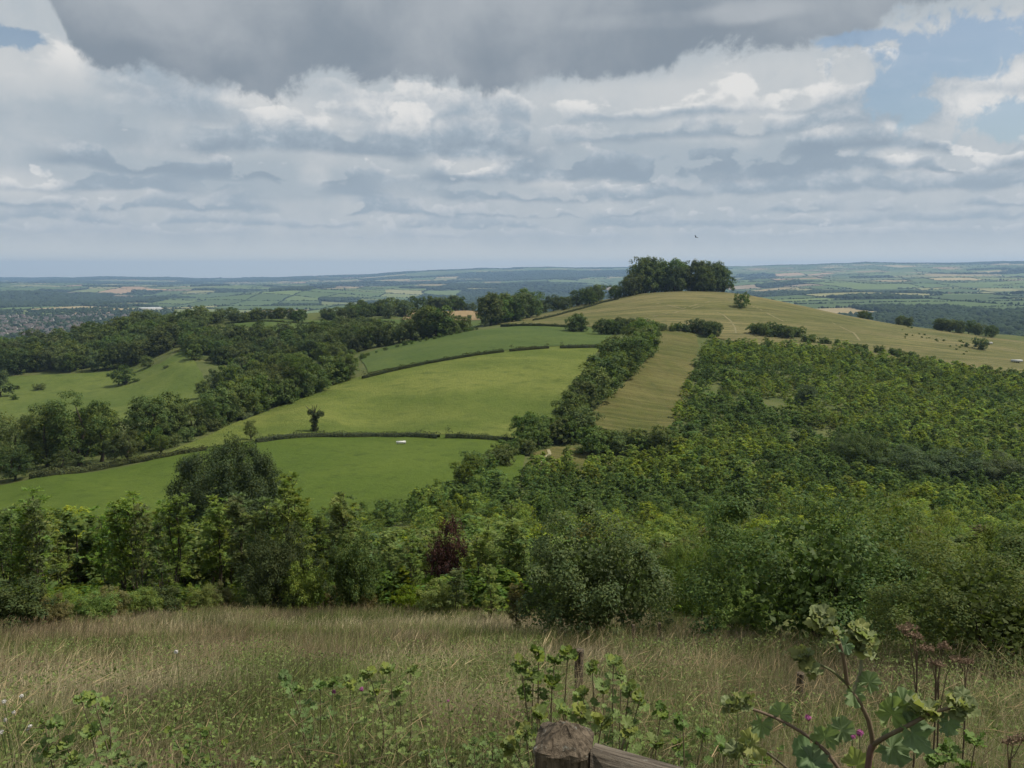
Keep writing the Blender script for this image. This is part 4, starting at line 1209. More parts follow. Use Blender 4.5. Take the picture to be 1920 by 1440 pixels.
cu = 960 + cand[:, 0] / cand[:, 1] * FPX
ok = cand[:, 1] > edge_D(cu) + 1.2
cand, cu = cand[ok], cu[ok]
ASH = [ash(500 + k, st, w, tf, lo) for k, (st, w, tf, lo) in enumerate(((1, .24, 84, .12), (2, .24, 90, .2), (3, .27, 96, .1), (1, .21, 80, .26), (2, .27, 92, .08)))]
ashm = {m: [with_mat(c, m) for c, t in ASH] for m in ('leaf_ash', 'leaf_yellow', 'leaf_brown', 'leaf_willow', 'leaf_dark')}
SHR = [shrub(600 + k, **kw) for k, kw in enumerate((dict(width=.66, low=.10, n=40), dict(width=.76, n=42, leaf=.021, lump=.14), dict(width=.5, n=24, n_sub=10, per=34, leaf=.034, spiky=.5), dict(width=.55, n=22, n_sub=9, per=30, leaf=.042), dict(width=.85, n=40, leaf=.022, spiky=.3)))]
shm = {m: [with_mat(c, m) for c, t in SHR] for m in ('leaf_willow', 'leaf_dark', 'leaf_yellow', 'leaf_copper', 'leaf_brown', 'leaf_ash', 'leaf_round')}
sapm = {m: [with_mat(c, m) for c, t in SAPN] for m in ('leaf_lime', 'leaf_ash', 'leaf_willow', 'leaf_brown')}

# nearest 300: individuals
N_IND = 300
for (x, y), u in zip(cand[:N_IND], cu[:N_IND]):
    if abs(u - 838) < 50 and y < edge_D(u) + 4.: continue            # the purple bush stands here
    z = float(H(x, y)[0]) - .05
    rz = random.uniform(0, 6.28); q = random.random()
    left = u < 640
    if y < 46:
        k = random.randrange(5)
        tall = random.uniform(4.3, 5.9) if left else random.uniform(2.4, 3.9)
        if left or q < .62:
            m = 'leaf_ash' if q < .72 else 'leaf_willow'
            lab = 'tall slender ash sapling in the front of the young wood left of the copper bush' if left else 'leafy ash sapling in the front of the young wood, right of the copper bush'
            tree_thing('ash_sapling', ashm[m][k], ASH[k][1], m, (x, y, z), tall, rz, lab, 'tree', 'ash saplings left of the copper bush' if left else 'ash saplings right of the copper bush', wid=random.uniform(.75, 1.05) if left else random.uniform(.95, 1.3))
        else:
            m = random.choice(('leaf_willow', 'leaf_ash', 'leaf_yellow', 'leaf_brown', 'leaf_ash')); k = random.choice((2, 3, 2, 3, 0))
            tree_thing('willow_shrub', shm[m][k], SHR[k][1], m, (x, y, z), random.uniform(1.7, 3.0), rz, 'greyish leafy shrub among the ash saplings of the young wood', 'shrub', 'shrubs among the saplings', wid=random.uniform(.8, 1.1))
    else:
        k = random.randrange(4); m = random.choice(('leaf_lime', 'leaf_lime', 'leaf_ash', 'leaf_willow', 'leaf_willow', 'leaf_brown'))
        hh = random.uniform(3.2, 5.2) if left else random.uniform(2.8, 4.6)
        tree_thing('young_tree', sapm[m][k], SAPN[k][1], m, (x, y, z), hh, rz, 'young leafy tree in the dense wood below the meadow, behind the front saplings', 'tree', 'young trees behind the front saplings', wid=random.uniform(1.2, 1.9))

# the rest of the young wood: one mass
rest = cand[N_IND:]
protoV, protoT = [], []
FINE = [sapling(480 + k, width=w, per=15, tufts=44, leaf=.047, low=.06) for k, w in enumerate((.26, .32, .22, .36, .29))]
COARSE = [sapling(490 + k, width=w, per=8, tufts=26, leaf=.095, low=.06) for k, w in enumerate((.26, .32, .22, .36, .29))]
for c, t in SAP + FINE + COARSE:
    v = np.empty(len(c.vertices) * 3, np.float32); c.vertices.foreach_get('co', v); protoV.append(v.reshape(-1, 3))
    tt = np.empty(len(c.polygons) * 4, np.float32); c.attributes['tint'].data.foreach_get('color', tt); protoT.append(tt.reshape(-1, 4)[:, :3])
VV, TTs = [], []
hx = H(rest[:, 0], rest[:, 1])
tone = fbm(rest[:, 0] / 34., rest[:, 1] / 34., 95, 3)
for (x, y), z, tn in zip(rest, hx, tone):
    k = random.randrange(5) + (5 if y < 125 else 10 if y > 240 else 0); v = protoV[k]; a = random.uniform(0, 6.28); c, s = math.cos(a), math.sin(a)
    h = random.uniform(1.7, 4.3) * (1 + .35 * (random.random() < .06)); w = h * random.uniform(1.1, 2.1)
    far = y > 170
    sel = slice(None)
    if far: w *= 1.1
    vv = np.c_[(v[:, 0] * c - v[:, 1] * s) * w + x, (v[:, 0] * s + v[:, 1] * c) * w + y, v[:, 2] * h + z]
    col = np.array([1., 1., 1.]) * random.uniform(.65, 1.32) * (.82 + .5 * tn)
    q = random.random()
    if q < .22 or tn < .40: col *= (.68, .76, .92)         # greyer, darker kinds
    elif q < .34: col *= (1.18, 1.1, .8)                 # yellow-green kinds
    elif q < .40: col *= (1.08, .96, .9)
    VV.append(vv); TTs.append(protoT[k] * col)
V = np.concatenate(VV); T = np.concatenate(TTs)
tag(link('young_wood', mesh_np('young_wood', V, np.arange(len(V)).reshape(-1, 4), T), M['leaf_lime']), 'dense young plantation filling the slope below and right of the hill', None, None, 'stuff')

# leafy understorey between the nearest stems: one low mass
ux, uy = [], []
Y = 26.
while Y < 90:
    xs = np.arange(-.66 * Y - 6, .74 * Y + 6, 1.25 if Y < 50 else 1.8)
    ux.append(xs + R.normal(0, .6, len(xs))); uy.append(Y + R.normal(0, .5, len(xs))); Y += 1.2 if Y < 50 else 1.8
ux, uy = np.concatenate(ux), np.concatenate(uy)
ok = uy > edge_D(960 + ux / uy * FPX) + .8
ux, uy = ux[ok], uy[ok]; uz = H(ux, uy)
VV, TTs = [], []
for x, y, z in zip(ux, uy, uz):
    k = random.randrange(5); v = protoV[k]; a = random.uniform(0, 6.28); c, s = math.cos(a), math.sin(a)
    h = random.uniform(.5, 1.1) if x / y < -.2 else random.uniform(.6, 1.8); w = h * random.uniform(1.4, 2.4)
    VV.append(np.c_[(v[:, 0] * c - v[:, 1] * s) * w + x, (v[:, 0] * s + v[:, 1] * c) * w + y, v[:, 2] * h + z])
    TTs.append(protoT[k] * random.uniform(.42, .85) * np.array(random.choice(((1, 1, 1), (.8, .9, .9), (1.15, 1.05, .8), (.9, 1, .8)))))
V = np.concatenate(VV); T = np.concatenate(TTs)
tag(link('undergrowth', mesh_np('undergrowth', V, np.arange(len(V)).reshape(-1, 4), T), M['leaf_ash']), 'bramble and low scrub filling the floor of the young wood', None, None, 'stuff')

# bigger dark trees and shrubs inside the plantation
for (u, v, vt, k, m, lab, wid) in ((1720, 890, 838, 2, 'leaf_dark', 'wide dark thicket in the plantation, middle of three', 1.9), (1800, 895, 842, 0, 'leaf_dark', 'wide dark thicket in the plantation right of the middle one', 1.6), (1900, 900, 850, 2, 'leaf_dark', 'wide dark thicket in the plantation at the right edge', 1.6),
                                   (1595, 850, 808, 1, 'leaf_dark', 'narrow dark bush in the middle of the plantation', 1.), (1512, 745, 715, 0, 'leaf_dark', 'dark round bush on the upper plantation', 1.1), (1745, 700, 680, 1, 'leaf_dark', 'small dark bush in the upper right plantation', 1.), (1620, 868, 812, 2, 'leaf_dark', 'grey thicket with thin upright shoots in the plantation', 1.2)):
    x, y, z = G(u, v + 12, 90, 420)
    k = (2, 4, 0)[k % 3]
    tree_thing('thicket_bush', shm['leaf_round'][k], SHR[k][1], m, (x, y, z - .1), (v - vt) / FPX * y * 1.25, random.uniform(0, 6), lab, 'bush', wid=wid)

# ------------------------------------------------------------------ named plants along the edge of the meadow
def edge_plant(name, kind, k, m, u, vb, vt, label, cat='shrub', wid=1., lo=4, back=0., extra=1.):
    x, y, z = G(u, vb, lo, 80)
    if back: x, y = x * (1 + back / y), y + back; z = float(H(x, y)[0])
    h = (vb - vt) / FPX * math.hypot(x, y) * .98 * extra
    c, t = (shm[m][k], SHR[k][1]) if kind == 's' else (ashm[m][k], ASH[k][1])
    return tree_thing(name, c, t, m, (x, y, z - .03), h, random.uniform(0, 6), label, cat, wid=wid)


edge_plant('willow_shrub', 's', 0, 'leaf_round', 1112, 1196, 940, 'large round willow shrub with bare stems at its foot, right of the saplings', wid=.98)
edge_plant('willow_shrub', 's', 1, 'leaf_round', 1525, 1214, 922, 'broadest dense shrub standing behind the tall mallow', wid=1.12)
edge_plant('willow_shrub', 's', 4, 'leaf_ash', 1720, 1195, 965, 'grey-green shrub joined to the right side of the broadest shrub', wid=.7, back=2.0)
edge_plant('willow_shrub', 's', 1, 'leaf_willow', 1868, 1262, 1036, 'dense shrub in front at the right edge of the photo', wid=1.25)
edge_plant('willow_shrub', 's', 4, 'leaf_willow', 2010, 1255, 1030, 'dense shrub running out of the photo on the right', wid=1.0)
edge_plant('bramble_bush', 's', 3, 'leaf_ash', 1390, 1196, 1090, 'pale bramble bush at the left foot of the broadest shrub', wid=1.2)
edge_plant('willow_shrub', 's', 4, 'leaf_ash', 1312, 1180, 1000, 'pale loose shrub between the round willow and the broadest shrub', wid=.6, back=4.5)
edge_plant('copper_bush', 's', 2, 'leaf_copper', 838, 1150, 962, 'dark purple-leaved bush among the green saplings', wid=.44, back=1.2)
edge_plant('low_bush', 's', 3, 'leaf_ash', 822, 1158, 1078, 'leafy green bush hiding the foot of the purple bush', wid=1.0)
edge_plant('dark_shrub', 's', 0, 'leaf_dark', 530, 1150, 985, 'dark glossy shrub behind the bright yellow-green bush', wid=.75, back=.8)
edge_plant('maple_bush', 's', 3, 'leaf_yellow', 572, 1150, 1040, 'bright yellow-green bush in the front of the young wood', wid=.72)
edge_plant('willow_shrub', 's', 2, 'leaf_willow', 665, 1150, 985, 'silvery willow shrub right of the yellow-green bush', wid=.62, back=.6)
edge_plant('sapling', 'a', 1, 'leaf_willow', 855, 1160, 1055, 'small grey-green sapling in front of the purple bush', 'tree', 1.3)
edge_plant('sapling', 'a', 4, 'leaf_ash', 918, 1172, 1050, 'single bright green sapling with a thin trunk in the grass', 'tree', 1.2)
edge_plant('sapling', 'a', 0, 'leaf_brown', 968, 1190, 1075, 'thin olive-brown sapling left of the round willow', 'tree', 1.2)
edge_plant('low_bush', 's', 3, 'leaf_yellow', 770, 1152, 1092, 'low yellowish bush in the grass left of the purple bush', wid=1.1)
edge_plant('low_bush', 's', 3, 'leaf_brown', 690, 1150, 1108, 'low browning bush at the front edge of the young wood', wid=.9)
edge_plant('low_bush', 's', 3, 'leaf_ash', 180, 1172, 1110, 'low leafy bush at the left edge of the meadow', wid=1.2)
edge_plant('low_bush', 's', 2, 'leaf_brown', 100, 1180, 1120, 'olive bush under the saplings, nearest the left edge', wid=1.1)
edge_plant('low_bush', 's', 3, 'leaf_dark', 20, 1184, 1090, 'dark bush at the left edge of the photo under the saplings', wid=1.3)
x, y, z = G(415, 1120, 20, 80)
DOME = shrub(655, width=.84, n=80, leaf=.026, lump=.16, n_sub=14, hollow=0.)
x, y = aD(418, 104); z = float(H(x, y)[0])
tree_thing('broadleaf_tree', with_mat(DOME[0], 'leaf_dark'), DOME[1], 'leaf_dark', (x, y, z - .1), 13.4, .6, 'dark broad-crowned tree rising behind the saplings against the lower pasture', wid=.66)
for k in range(38):
    u = random.uniform(-60, 1300); e = np.interp(u, [q[0] for q in EDGE], [q[1] for q in EDGE])
    x, y, z = G(u, e - 2, 4, 80); y += random.uniform(.2, 2.5)
    kk = random.choice((2, 3)); m = random.choice(('leaf_ash', 'leaf_dark', 'leaf_brown', 'leaf_ash'))
    tree_thing('bramble_bush', shm[m][kk], SHR[kk][1], m, (x, y, float(H(x, y)[0]) - .03), random.uniform(.5, 1.2), random.uniform(0, 6), 'knee-high bramble or nettle bush where the meadow meets the young wood', 'bush', 'low bushes along the meadow edge', wid=random.uniform(.9, 1.4))

# ------------------------------------------------------------------ meadow grass
def meadow_points(d0, d1, dens):
    n = int(.5 * (d1 * d1 - d0 * d0) * 1.7 * dens)
    D = np.sqrt(R.uniform(d0 * d0, d1 * d1, n)); a = R.uniform(-.85, .85, n)
    u = 960 + a * FPX
    ok = D < edge_D(u) + .9 + 1.2 * R.random(n)
    return a[ok] * D[ok], D[ok]


def blades(x, y, h, w, lean, col, head=None, r=R):
    n = len(x); z = H(x, y) - .02
    az = r.normal(.3, 1.3, n); dx, dy = np.cos(az), np.sin(az)
    fa = r.uniform(0, PI, n); sx_, sy_ = np.cos(fa), np.sin(fa)
    lv = np.array([0, .4, .75, 1.]); bend = np.array([0, .12, .48, 1.]); ht = np.array([0, .42, .78, .97]); wd = np.array([1, .8, .5, .12])
    P = np.stack([x[:, None] + dx[:, None] * bend * lean[:, None] * h[:, None], y[:, None] + dy[:, None] * bend * lean[:, None] * h[:, None], z[:, None] + ht * h[:, None] * (1 - .25 * lean[:, None] * bend)], -1)
    W = (w[:, None] * wd * .5)[..., None] * np.stack([sx_, sy_, 0 * sx_], -1)[:, None]
    V = np.stack([P - W, P + W], 2)           # n,4,2,3
    b0 = np.arange(n)[:, None] * 8 + np.arange(3)[None] * 2
    F = np.stack([b0, b0 + 1, b0 + 3, b0 + 2], -1).reshape(-1, 4)
    T = np.repeat(col, 3, 0)
    V = V.reshape(-1, 3)
    if head is not None:
        # seed head: two crossed narrow leaves round the upper stalk
        hw, hc = head
        A, B_ = P[:, 2], P[:, 3]; ax = unit(B_ - A); ax = unit(ax - np.array([0, 0, .35]) * lean[:, None]); tip = B_ + ax * h[:, None] * .09
        s1 = unit(np.cross(ax, r.normal(size=(n, 3)))); s2 = np.cross(ax, s1)
        hv = []
        for s in (s1, s2):
            m = A * .35 + B_ * .65
            hv.append(np.stack([A * .6 + B_ * .4, m + s * hw[:, None], tip, m - s * hw[:, None]], 1))
        hv = np.stack(hv, 1).reshape(-1, 3)
        F = np.r_[F, np.arange(n * 8).reshape(-1, 4) + len(V)]
        V = np.r_[V, hv]; T = np.r_[T, np.repeat(hc, 2, 0)]
    return V, F, T


def patch_col(x, y, n, green_bias=0.):
    g = fbm(x / 2.6 + 40, y / 1.7, 61, 4); q = fbm(x / 5. + 9, y / 3.0, 63, 3)
    straw = np.array([.47, .405, .26]); brown = np.array([.30, .235, .145]); green = np.array([.150, .185, .055])
    k = sstep(.42, .58, g + green_bias)[:, None]; k2 = sstep(.38, .62, q)[:, None]
    k3 = sstep(.62, .40, fbm(x / 1.4 + 70, y / .9, 65, 4))[:, None]
    c = (straw * (1 - k2) + brown * k2) * (1 - k) + green * k
    c = c * (.58 + .66 * k3)
    return c * R.uniform(.7, 1.3, (n, 1))


GV, GF, GT, off = [], [], [], 0
for d0, d1, dens, w0, kind in ((3.2, 8.5, 520, .0048, 'b'), (8.5, 15, 300, .0065, 'b'), (15, 42, 150, .010, 'b'),
                               (3.6, 8.5, 110, .0022, 's'), (8.5, 15, 100, .0030, 's'), (15, 42, 62, .0050, 's')):
    x, y = meadow_points(d0, d1, dens); n = len(x)
    dense = fbm(x / 1.3, y / 1.3, 67, 3)
    if kind == 'b':
        h = R.uniform(.16, .42, n) * (.7 + .6 * dense); lean = R.uniform(.05, .8, n); w = w0 * R.uniform(.6, 1.4, n)
        V, F, T = blades(x, y, h, w, lean, patch_col(x, y, n, .12 if d0 < 8 else .03))
    else:
        h = R.uniform(.42, .82, n) * (.75 + .5 * dense) * np.interp(y, [4, 9, 14, 20], [1, 1, .74, .62]); lean = R.uniform(.05, .45, n) * (1.9 if d0 < 8 else 1.); w = w0 * R.uniform(.8, 1.3, n)
        c = patch_col(x, y, n, -.07) * 1.02
        hc = c * np.array([1.12, 1.06, 1.0]) * R.uniform(.85, 1.15, (n, 1))
        V, F, T = blades(x, y, h, w, lean, c, (w * R.uniform(.5, 1.2, n) * (.85 if d0 < 8 else .5), hc))
    GV.append(V); GF.append(F + off); GT.append(T); off += len(V)
# small herb leaves low in the sward
x, y = meadow_points(3.4, 14, 520); n = len(x)
ok = fbm(x / 1.1 + 3, y / .9, 69, 3) + np.where(y < 6.5, .08, 0) > .5
x, y = x[ok], y[ok]; n = len(x)
hb = np.c_[x, y, H(x, y) + R.uniform(.05, .42, n)]
V, F = leaf_quads(hb, unit(R.normal(0, .6, (n, 3)) + [0, -.2, .9]), R.uniform(.02, .055, n), R.uniform(.012, .03, n))
GV.append(V); GF.append(F + off); GT.append(np.array((.135, .185, .05)) * R.uniform(.55, 1.35, (n, 1))); off += len(V)
tag(link('meadow_grass', mesh_np('meadow_grass', np.concatenate(GV), np.concatenate(GF), np.concatenate(GT)), M['grass']), 'tall dry seeding grass covering the slope in front', None, None, 'stuff')

# ------------------------------------------------------------------ fence: corner post with rail, and small stakes
def U(u, v, D):
    a, t = ray(u, v); return np.array([float(a) * D, D, CZ - float(t) * D])


pt = U(1057, 1392, 1.95); gz = float(H(pt[0], pt[1])[0])
fence = tag(empty('corner_fence', (pt[0], pt[1], gz), -.18), 'weathered wooden corner post with peaked top and one rail', 'fence')
import bmesh
bm = bmesh.new(); hw = .071; hp_ = pt[2] - gz
ring = []
NS = 6
def sq(hwid, z, jit):
    out = []
    for s in range(4):
        for k in range(NS):
            t = k / NS * 2 - 1
            p = [(t, -1), (1, t), (-t, 1), (-1, -t)][s]
            c = .93 if abs(t) > .99 else 1.
            out.append(bm.verts.new((p[0] * hwid * c + random.uniform(-1, 1) * jit, p[1] * hwid * c + random.uniform(-1, 1) * jit, z + random.uniform(-1, 1) * jit)))
    return out
lev = [(hw * 1.0, -.3), (hw, .25), (hw, .55), (hw, hp_ - .25), (hw, hp_ - .08), (hw, hp_ - .012), (hw * 1.03, hp_ + .0), (hw * .99, hp_ + .008), (hw * .74, hp_ + .020), (hw * .48, hp_ + .036), (hw * .26, hp_ + .046), (hw * .10, hp_ + .050)]
prev = None
for hwid, z in lev:
    cur = sq(hwid, z, .0016 if z < hp_ - .05 else .0035)
    if prev:
        for k in range(len(cur)): bm.faces.new((prev[k], prev[(k + 1) % len(cur)], cur[(k + 1) % len(cur)], cur[k]))
    prev = cur
bm.faces.new(prev)
me = bpy.data.meshes.new('post'); bm.to_mesh(me); bm.free()
link('post', me, M['post'], fence)
# rail: from the post to the right and slightly towards the viewer
e0 = U(1112, 1400, 1.90); e1 = U(1292, 1450, 1.80); dirv = unit(e1 - e0); dirv[2] = dirv[2]
e2 = e0 + dirv * 2.2
mb = MB()
L = 2.2; ns = 24
bx = []
side = unit(np.cross(dirv, [0, 0, 1.])); upv = np.cross(side, dirv)
for k in range(ns + 1):
    c = e0 + dirv * L * k / ns
    for (s, t) in ((-.019, .0), (.019, .0), (.019, -.095), (-.019, -.095)):
        bx.append(c + side * (s + random.uniform(-1, 1) * .0012) + upv * (t + random.uniform(-1, 1) * .0016))
bx = np.array(bx); kk, jj = np.meshgrid(np.arange(ns), np.arange(4), indexing='ij')
Fb = np.stack([kk * 4 + jj, kk * 4 + (jj + 1) % 4, (kk + 1) * 4 + (jj + 1) % 4, (kk + 1) * 4 + jj], -1).reshape(-1, 4)
Fb = np.r_[Fb, [[0, 1, 2, 3], [ns * 4 + 3, ns * 4 + 2, ns * 4 + 1, ns * 4]]]
# into the rail's own frame so that the grain runs along it
Rm = np.stack([side, upv, dirv], 1)
rl = link('rail', mesh_np('rail', (bx - e0) @ Rm, Fb), M['rail'])
from mathutils import Matrix
Mw = Matrix([[Rm[0, 0], Rm[0, 1], Rm[0, 2], e0[0]], [Rm[1, 0], Rm[1, 1], Rm[1, 2], e0[1]], [Rm[2, 0], Rm[2, 1], Rm[2, 2], e0[2]], [0, 0, 0, 1]])
bpy.context.view_layer.update()
rl.parent = fence; rl.matrix_parent_inverse = fence.matrix_world.inverted(); rl.matrix_world = Mw


def stake(u, vt, D, w, label):
    p = U(u, vt, D); z0 = float(H(p[0], p[1])[0]); h = p[2] - z0
    mb = MB()
    n = 5
    zs = np.linspace(-.25, h, n)
    pts = np.c_[np.cumsum(np.r_[0, R.normal(0, .004, n - 1)]), np.cumsum(np.r_[0, R.normal(0, .004, n - 1)]), zs]
    mb.tube(pts, np.array([1, 1, .98, .97, .95]) * w * .62, 8)
    mb.tube([(pts[-1][0], pts[-1][1], h), (pts[-1][0], pts[-1][1], h + w * .12)], [w * .58, w * .4], 8)
    return tag(link('fence_post', mb.mesh('fence_post'), M['post'], loc=(p[0], p[1], z0)), label, 'fence post')


stake(1087, 1219, 8.6, .085, 'short square fence post standing in the grass below the round willow')
stake(1500, 1262, 7.6, .062, 'thin weathered fence post in the grass left of the tall mallow')
stake(1187, 1172, 15.5, .06, 'thin dark stake under the right side of the round willow, left of a pair')
stake(1235, 1168, 15.5, .06, 'thin dark stake right of the round willow, right of a pair')

# ------------------------------------------------------------------ broad-leaved weeds (mallow)
def lobed_leaf(r, size, cup=.35, wave=.2, lobes=6, nseg=30, fold=.0):
    """a palmate crinkled leaf with pointed toothed lobes, stalk at origin, blade towards +Y, normal +Z"""
    lobes = 5 if lobes < 6 else 7
    th = np.linspace(-PI * .90, PI * .90, nseg)
    ph = (th / (PI * .9) + 1) / 2 * lobes
    tri = 1 - 2 * np.abs(ph - np.floor(ph) - .5)                 # 1 at a lobe's tip
    edge = size * (.56 + .28 * np.cos(th * .5) + .20 * tri ** .8 + .10 * r.normal(size=nseg) * .5)
    V, F = [], []
    ph0 = r.uniform(0, 6)
    for k, q in enumerate((.0, .38, .72, 1.)):
        rr = edge * q if k == 3 else (edge * .55 + size * .45 * .75) * q
        z = cup * size * q * q * .7 + wave * size * q ** 2 * (np.sin(th * lobes * 1.1 + ph0) * .5 + .5 * np.sin(th * 13 + ph0)) - (1 - tri) * .09 * size * q + r.normal(0, .05 * size, nseg) * q
        V.append(np.c_[np.sin(th) * rr, np.cos(th) * rr, z])
    V = np.concatenate(V)
    for k in range(3):
        for s in range(nseg - 1):
            F.append((k * nseg + s, k * nseg + s + 1, (k + 1) * nseg + s + 1, (k + 1) * nseg + s))
    return V, np.array(F)


def orient(V, pos, d, up, r):
    """place a leaf so that +Y runs along d and +Z near up"""
    d = unit(np.array(d, float)); up = np.array(up, float)
    x = unit(np.cross(d, up) + 1e-6); n = np.cross(x, d)
    return V[:, :1] * x + V[:, 1:2] * d + V[:, 2:] * n + pos


def rosette(mb, pos, n, size, r, axis=(0, 0, 1), stalks=None, open_=.6):
    """a frilly head: many small ruffled leaves in two or three loose tiers"""
    axis = unit(np.array(axis, float))
    b1 = unit(np.cross(axis, [.3, .9, .1])); b2 = np.cross(axis, b1)
    for k in range(int(n * 1.35)):
        a = 2.4 * k + r.normal(0, .4); tier = r.random()
        tilt = min(2.0, open_ * r.uniform(.6, 1.2) + tier * .8)
        out = b1 * math.cos(a) + b2 * math.sin(a)
        d = out * math.sin(tilt) + axis * math.cos(tilt)
        s = size * r.uniform(.42, .85)
        base = pos - axis * size * (1.0 * tier - .2) + out * size * r.uniform(.1, .5)
        V, F = lobed_leaf(r, s, r.uniform(-.1, .5), r.uniform(.2, .42), r.choice([5, 7]), 26)
        tn = r.uniform(.72, 1.2) * (np.array([1.2, 1.08, .75]) if r.random() < .35 else np.ones(3))
        mb.add(orient(V, base + d * s * .25, d, axis - out * .6 + r.normal(0, .35, 3), r), F, tn)
        if stalks is not None and k % 2 == 0: stalks.tube([pos - axis * size * .9, base + d * s * .3], [size * .03, size * .02], 4, (.15, .18, .08), cap=False)


def smooth_path(P, n=10):
    P = np.array(P, float); s = np.linspace(0, len(P) - 1, n); k = np.clip(s.astype(int), 0, len(P) - 2); f = (s - k)[:, None]
    P0 = P[np.clip(k - 1, 0, len(P) - 1)]; P1 = P[k]; P2 = P[k + 1]; P3 = P[np.clip(k + 2, 0, len(P) - 1)]
    return .5 * ((2 * P1) + (-P0 + P2) * f + (2 * P0 - 5 * P1 + 4 * P2 - P3) * f ** 2 + (-P0 + 3 * P1 - 3 * P2 + P3) * f ** 3)


def big_mallow():
    r = np.random.default_rng(21); D = 2.75
    base = U(1622, 1560, D); base[2] = float(H(base[0], base[1])[0])
    t = tag(empty('mallow_plant', tuple(base)), 'tallest broad-leaved mallow weed with thick reddish stem, in front at the right', 'plant')
    st = MB(); lf = MB()
    def S(pts, r0, r1, tint=(.16, .11, .085)):
        P = smooth_path([U(u, v, D + dd) - base for (u, v, dd) in pts], 12)
        st.tube(P, np.linspace(r0, r1, 12), 8, tint); return P
    fork = (1637, 1397, 0)
    P = smooth_path([np.zeros(3) - [0, 0, .05], U(1626, 1460, D) - base, U(*fork[:2], D) - base], 10); st.tube(P, np.linspace(.013, .011, 10), 8, (.17, .105, .09))
    S([fork, (1630, 1355, 0), (1612, 1318, 0), (1590, 1285, 0), (1583, 1240, -.02), (1572, 1200, -.03), (1555, 1172, -.04)], .0095, .006, (.165, .125, .085))
    S([(1598, 1300, 0), (1612, 1265, .02), (1616, 1232, .04), (1620, 1205, .05)], .007, .0045, (.19, .19, .11))
    S([(1590, 1285, 0), (1560, 1258, .0), (1525, 1240, -.03), (1508, 1225, -.03)], .005, .0035, (.13, .14, .07))
    S([fork, (1660, 1382, -.06), (1700, 1362, -.1), (1745, 1338, -.12), (1790, 1325, -.14)], .009, .006, (.15, .12, .08))
    S([(1572, 1440, .02), (1540, 1400, .05), (1490, 1365, .08), (1440, 1340, .1), (1395, 1325, .1)], .0075, .005, (.15, .11, .08))
    S([(1600, 1500, .02), (1572, 1440, .02)], .009, .0075, (.15, .11, .08))
    S([(1500, 1460, .1), (1450, 1420, .1), (1420, 1400, .1)], .005, .004, (.14, .12, .08))
    def ros(u, v, dd, n, size, ax=(0, -.2, 1), op=.7):
        rosette(lf, U(u, v, D + dd) - base, n, size, r, ax, st, op)
    ros(1545, 1155, -.04, 13, .050, (-.1, -.3, 1), .9)
    ros(1560, 1180, -.02, 7, .045, (.1, -.2, 1), 1.1)
    ros(1618, 1185, .05, 12, .048, (.1, -.3, 1), .95)
    ros(1622, 1212, .05, 7, .05, (.0, -.4, 1), 1.2)
    ros(1505, 1228, -.03, 10, .040, (-.3, -.2, 1), .95)
    ros(1518, 1250, -.02, 5, .04, (0, -.5, 1), 1.3)
    ros(1372, 1320, .1, 8, .045, (-.3, -.1, 1), .9)
    ros(1395, 1310, .1, 6, .04, (.2, 0, 1), .7)
    ros(1805, 1318, -.14, 10, .05, (.2, -.3, 1), 1.0)
    ros(1740, 1325, -.12, 7, .055, (.0, -.2, 1), .9)
    ros(1390, 1400, .1, 6, .05, (-.2, -.2, 1), 1.0)
    def leaf(u, v, dd, size, d, up=(0, -.5, .9), tn=(.85, 1.0, 1.0)):
        size *= .72
        V, F = lobed_leaf(r, size, r.uniform(.1, .3), .26, r.choice([5, 7]), 44)
        p = U(u, v, D + dd) - base
        lf.add(orient(V, p + unit(np.array(d, float)) * size * .3, d, up, r), F, np.array(tn) * r.uniform(.85, 1.15))
    leaf(1600, 1290, 0, .075, (.1, -.2, -1), (.4, -.9, .3))
    leaf(1625, 1285, 0, .06, (.6, .1, .8), (-.2, -.9, .2))
    leaf(1670, 1350, -.06, .10, (.2, .1, .8), (.1, -.9, .4), (.95, 1.1, .8))
    leaf(1690, 1330, -.06, .085, (.5, .2, .6), (-.2, -.8, .5))
    leaf(1700, 1362, -.1, .12, (.5, -.2, -.6), (.5, -.7, .5), (.7, .9, .95))
    leaf(1660, 1395, -.05, .10, (.7, -.3, -.4), (.2, -.8, .6), (.75, .95, 1.))
    leaf(1545, 1392, .05, .085, (.1, -.1, 1), (.0, -.6, .8))
    leaf(1570, 1372, .05, .075, (.6, -.1, .5), (-.1, -.5, .9))
    leaf(1530, 1420, .05, .12, (-.8, -.3, .1), (0, -.6, .8), (.6, .85, .8))
    leaf(1510, 1430, .03, .11, (.9, -.2, -.2), (0, -.7, .7), (.75, .9, 1.1))
    leaf(1460, 1345, .1, .07, (.4, .0, .9), (0, -.8, .5))
    leaf(1430, 1350, .1, .07, (-.2, -.1, -1), (.2, -.9, .2))
    leaf(1600, 1440, .05, .09, (.4, -.2, .5), (0, -.7, .8), (1.1, 1.1, .7))
    leaf(1590, 1205, -.02, .05, (-.7, -.1, -.5), (0, -.9, .4), (.7, .9, 1.1))
    leaf(1780, 1345, -.13, .07, (-.2, -.2, -1), (.3, -.9, .2), (.7, .9, 1.))
    leaf(1420, 1395, .1, .09, (-.6, -.2, .1), (.1, -.7, .7), (1.2, 1.1, .6))
    link('stem', st.mesh('stem', True), M['stem'], t); link('foliage', lf.mesh('foliage', True), M['leaf_mallow'], t)


big_mallow()


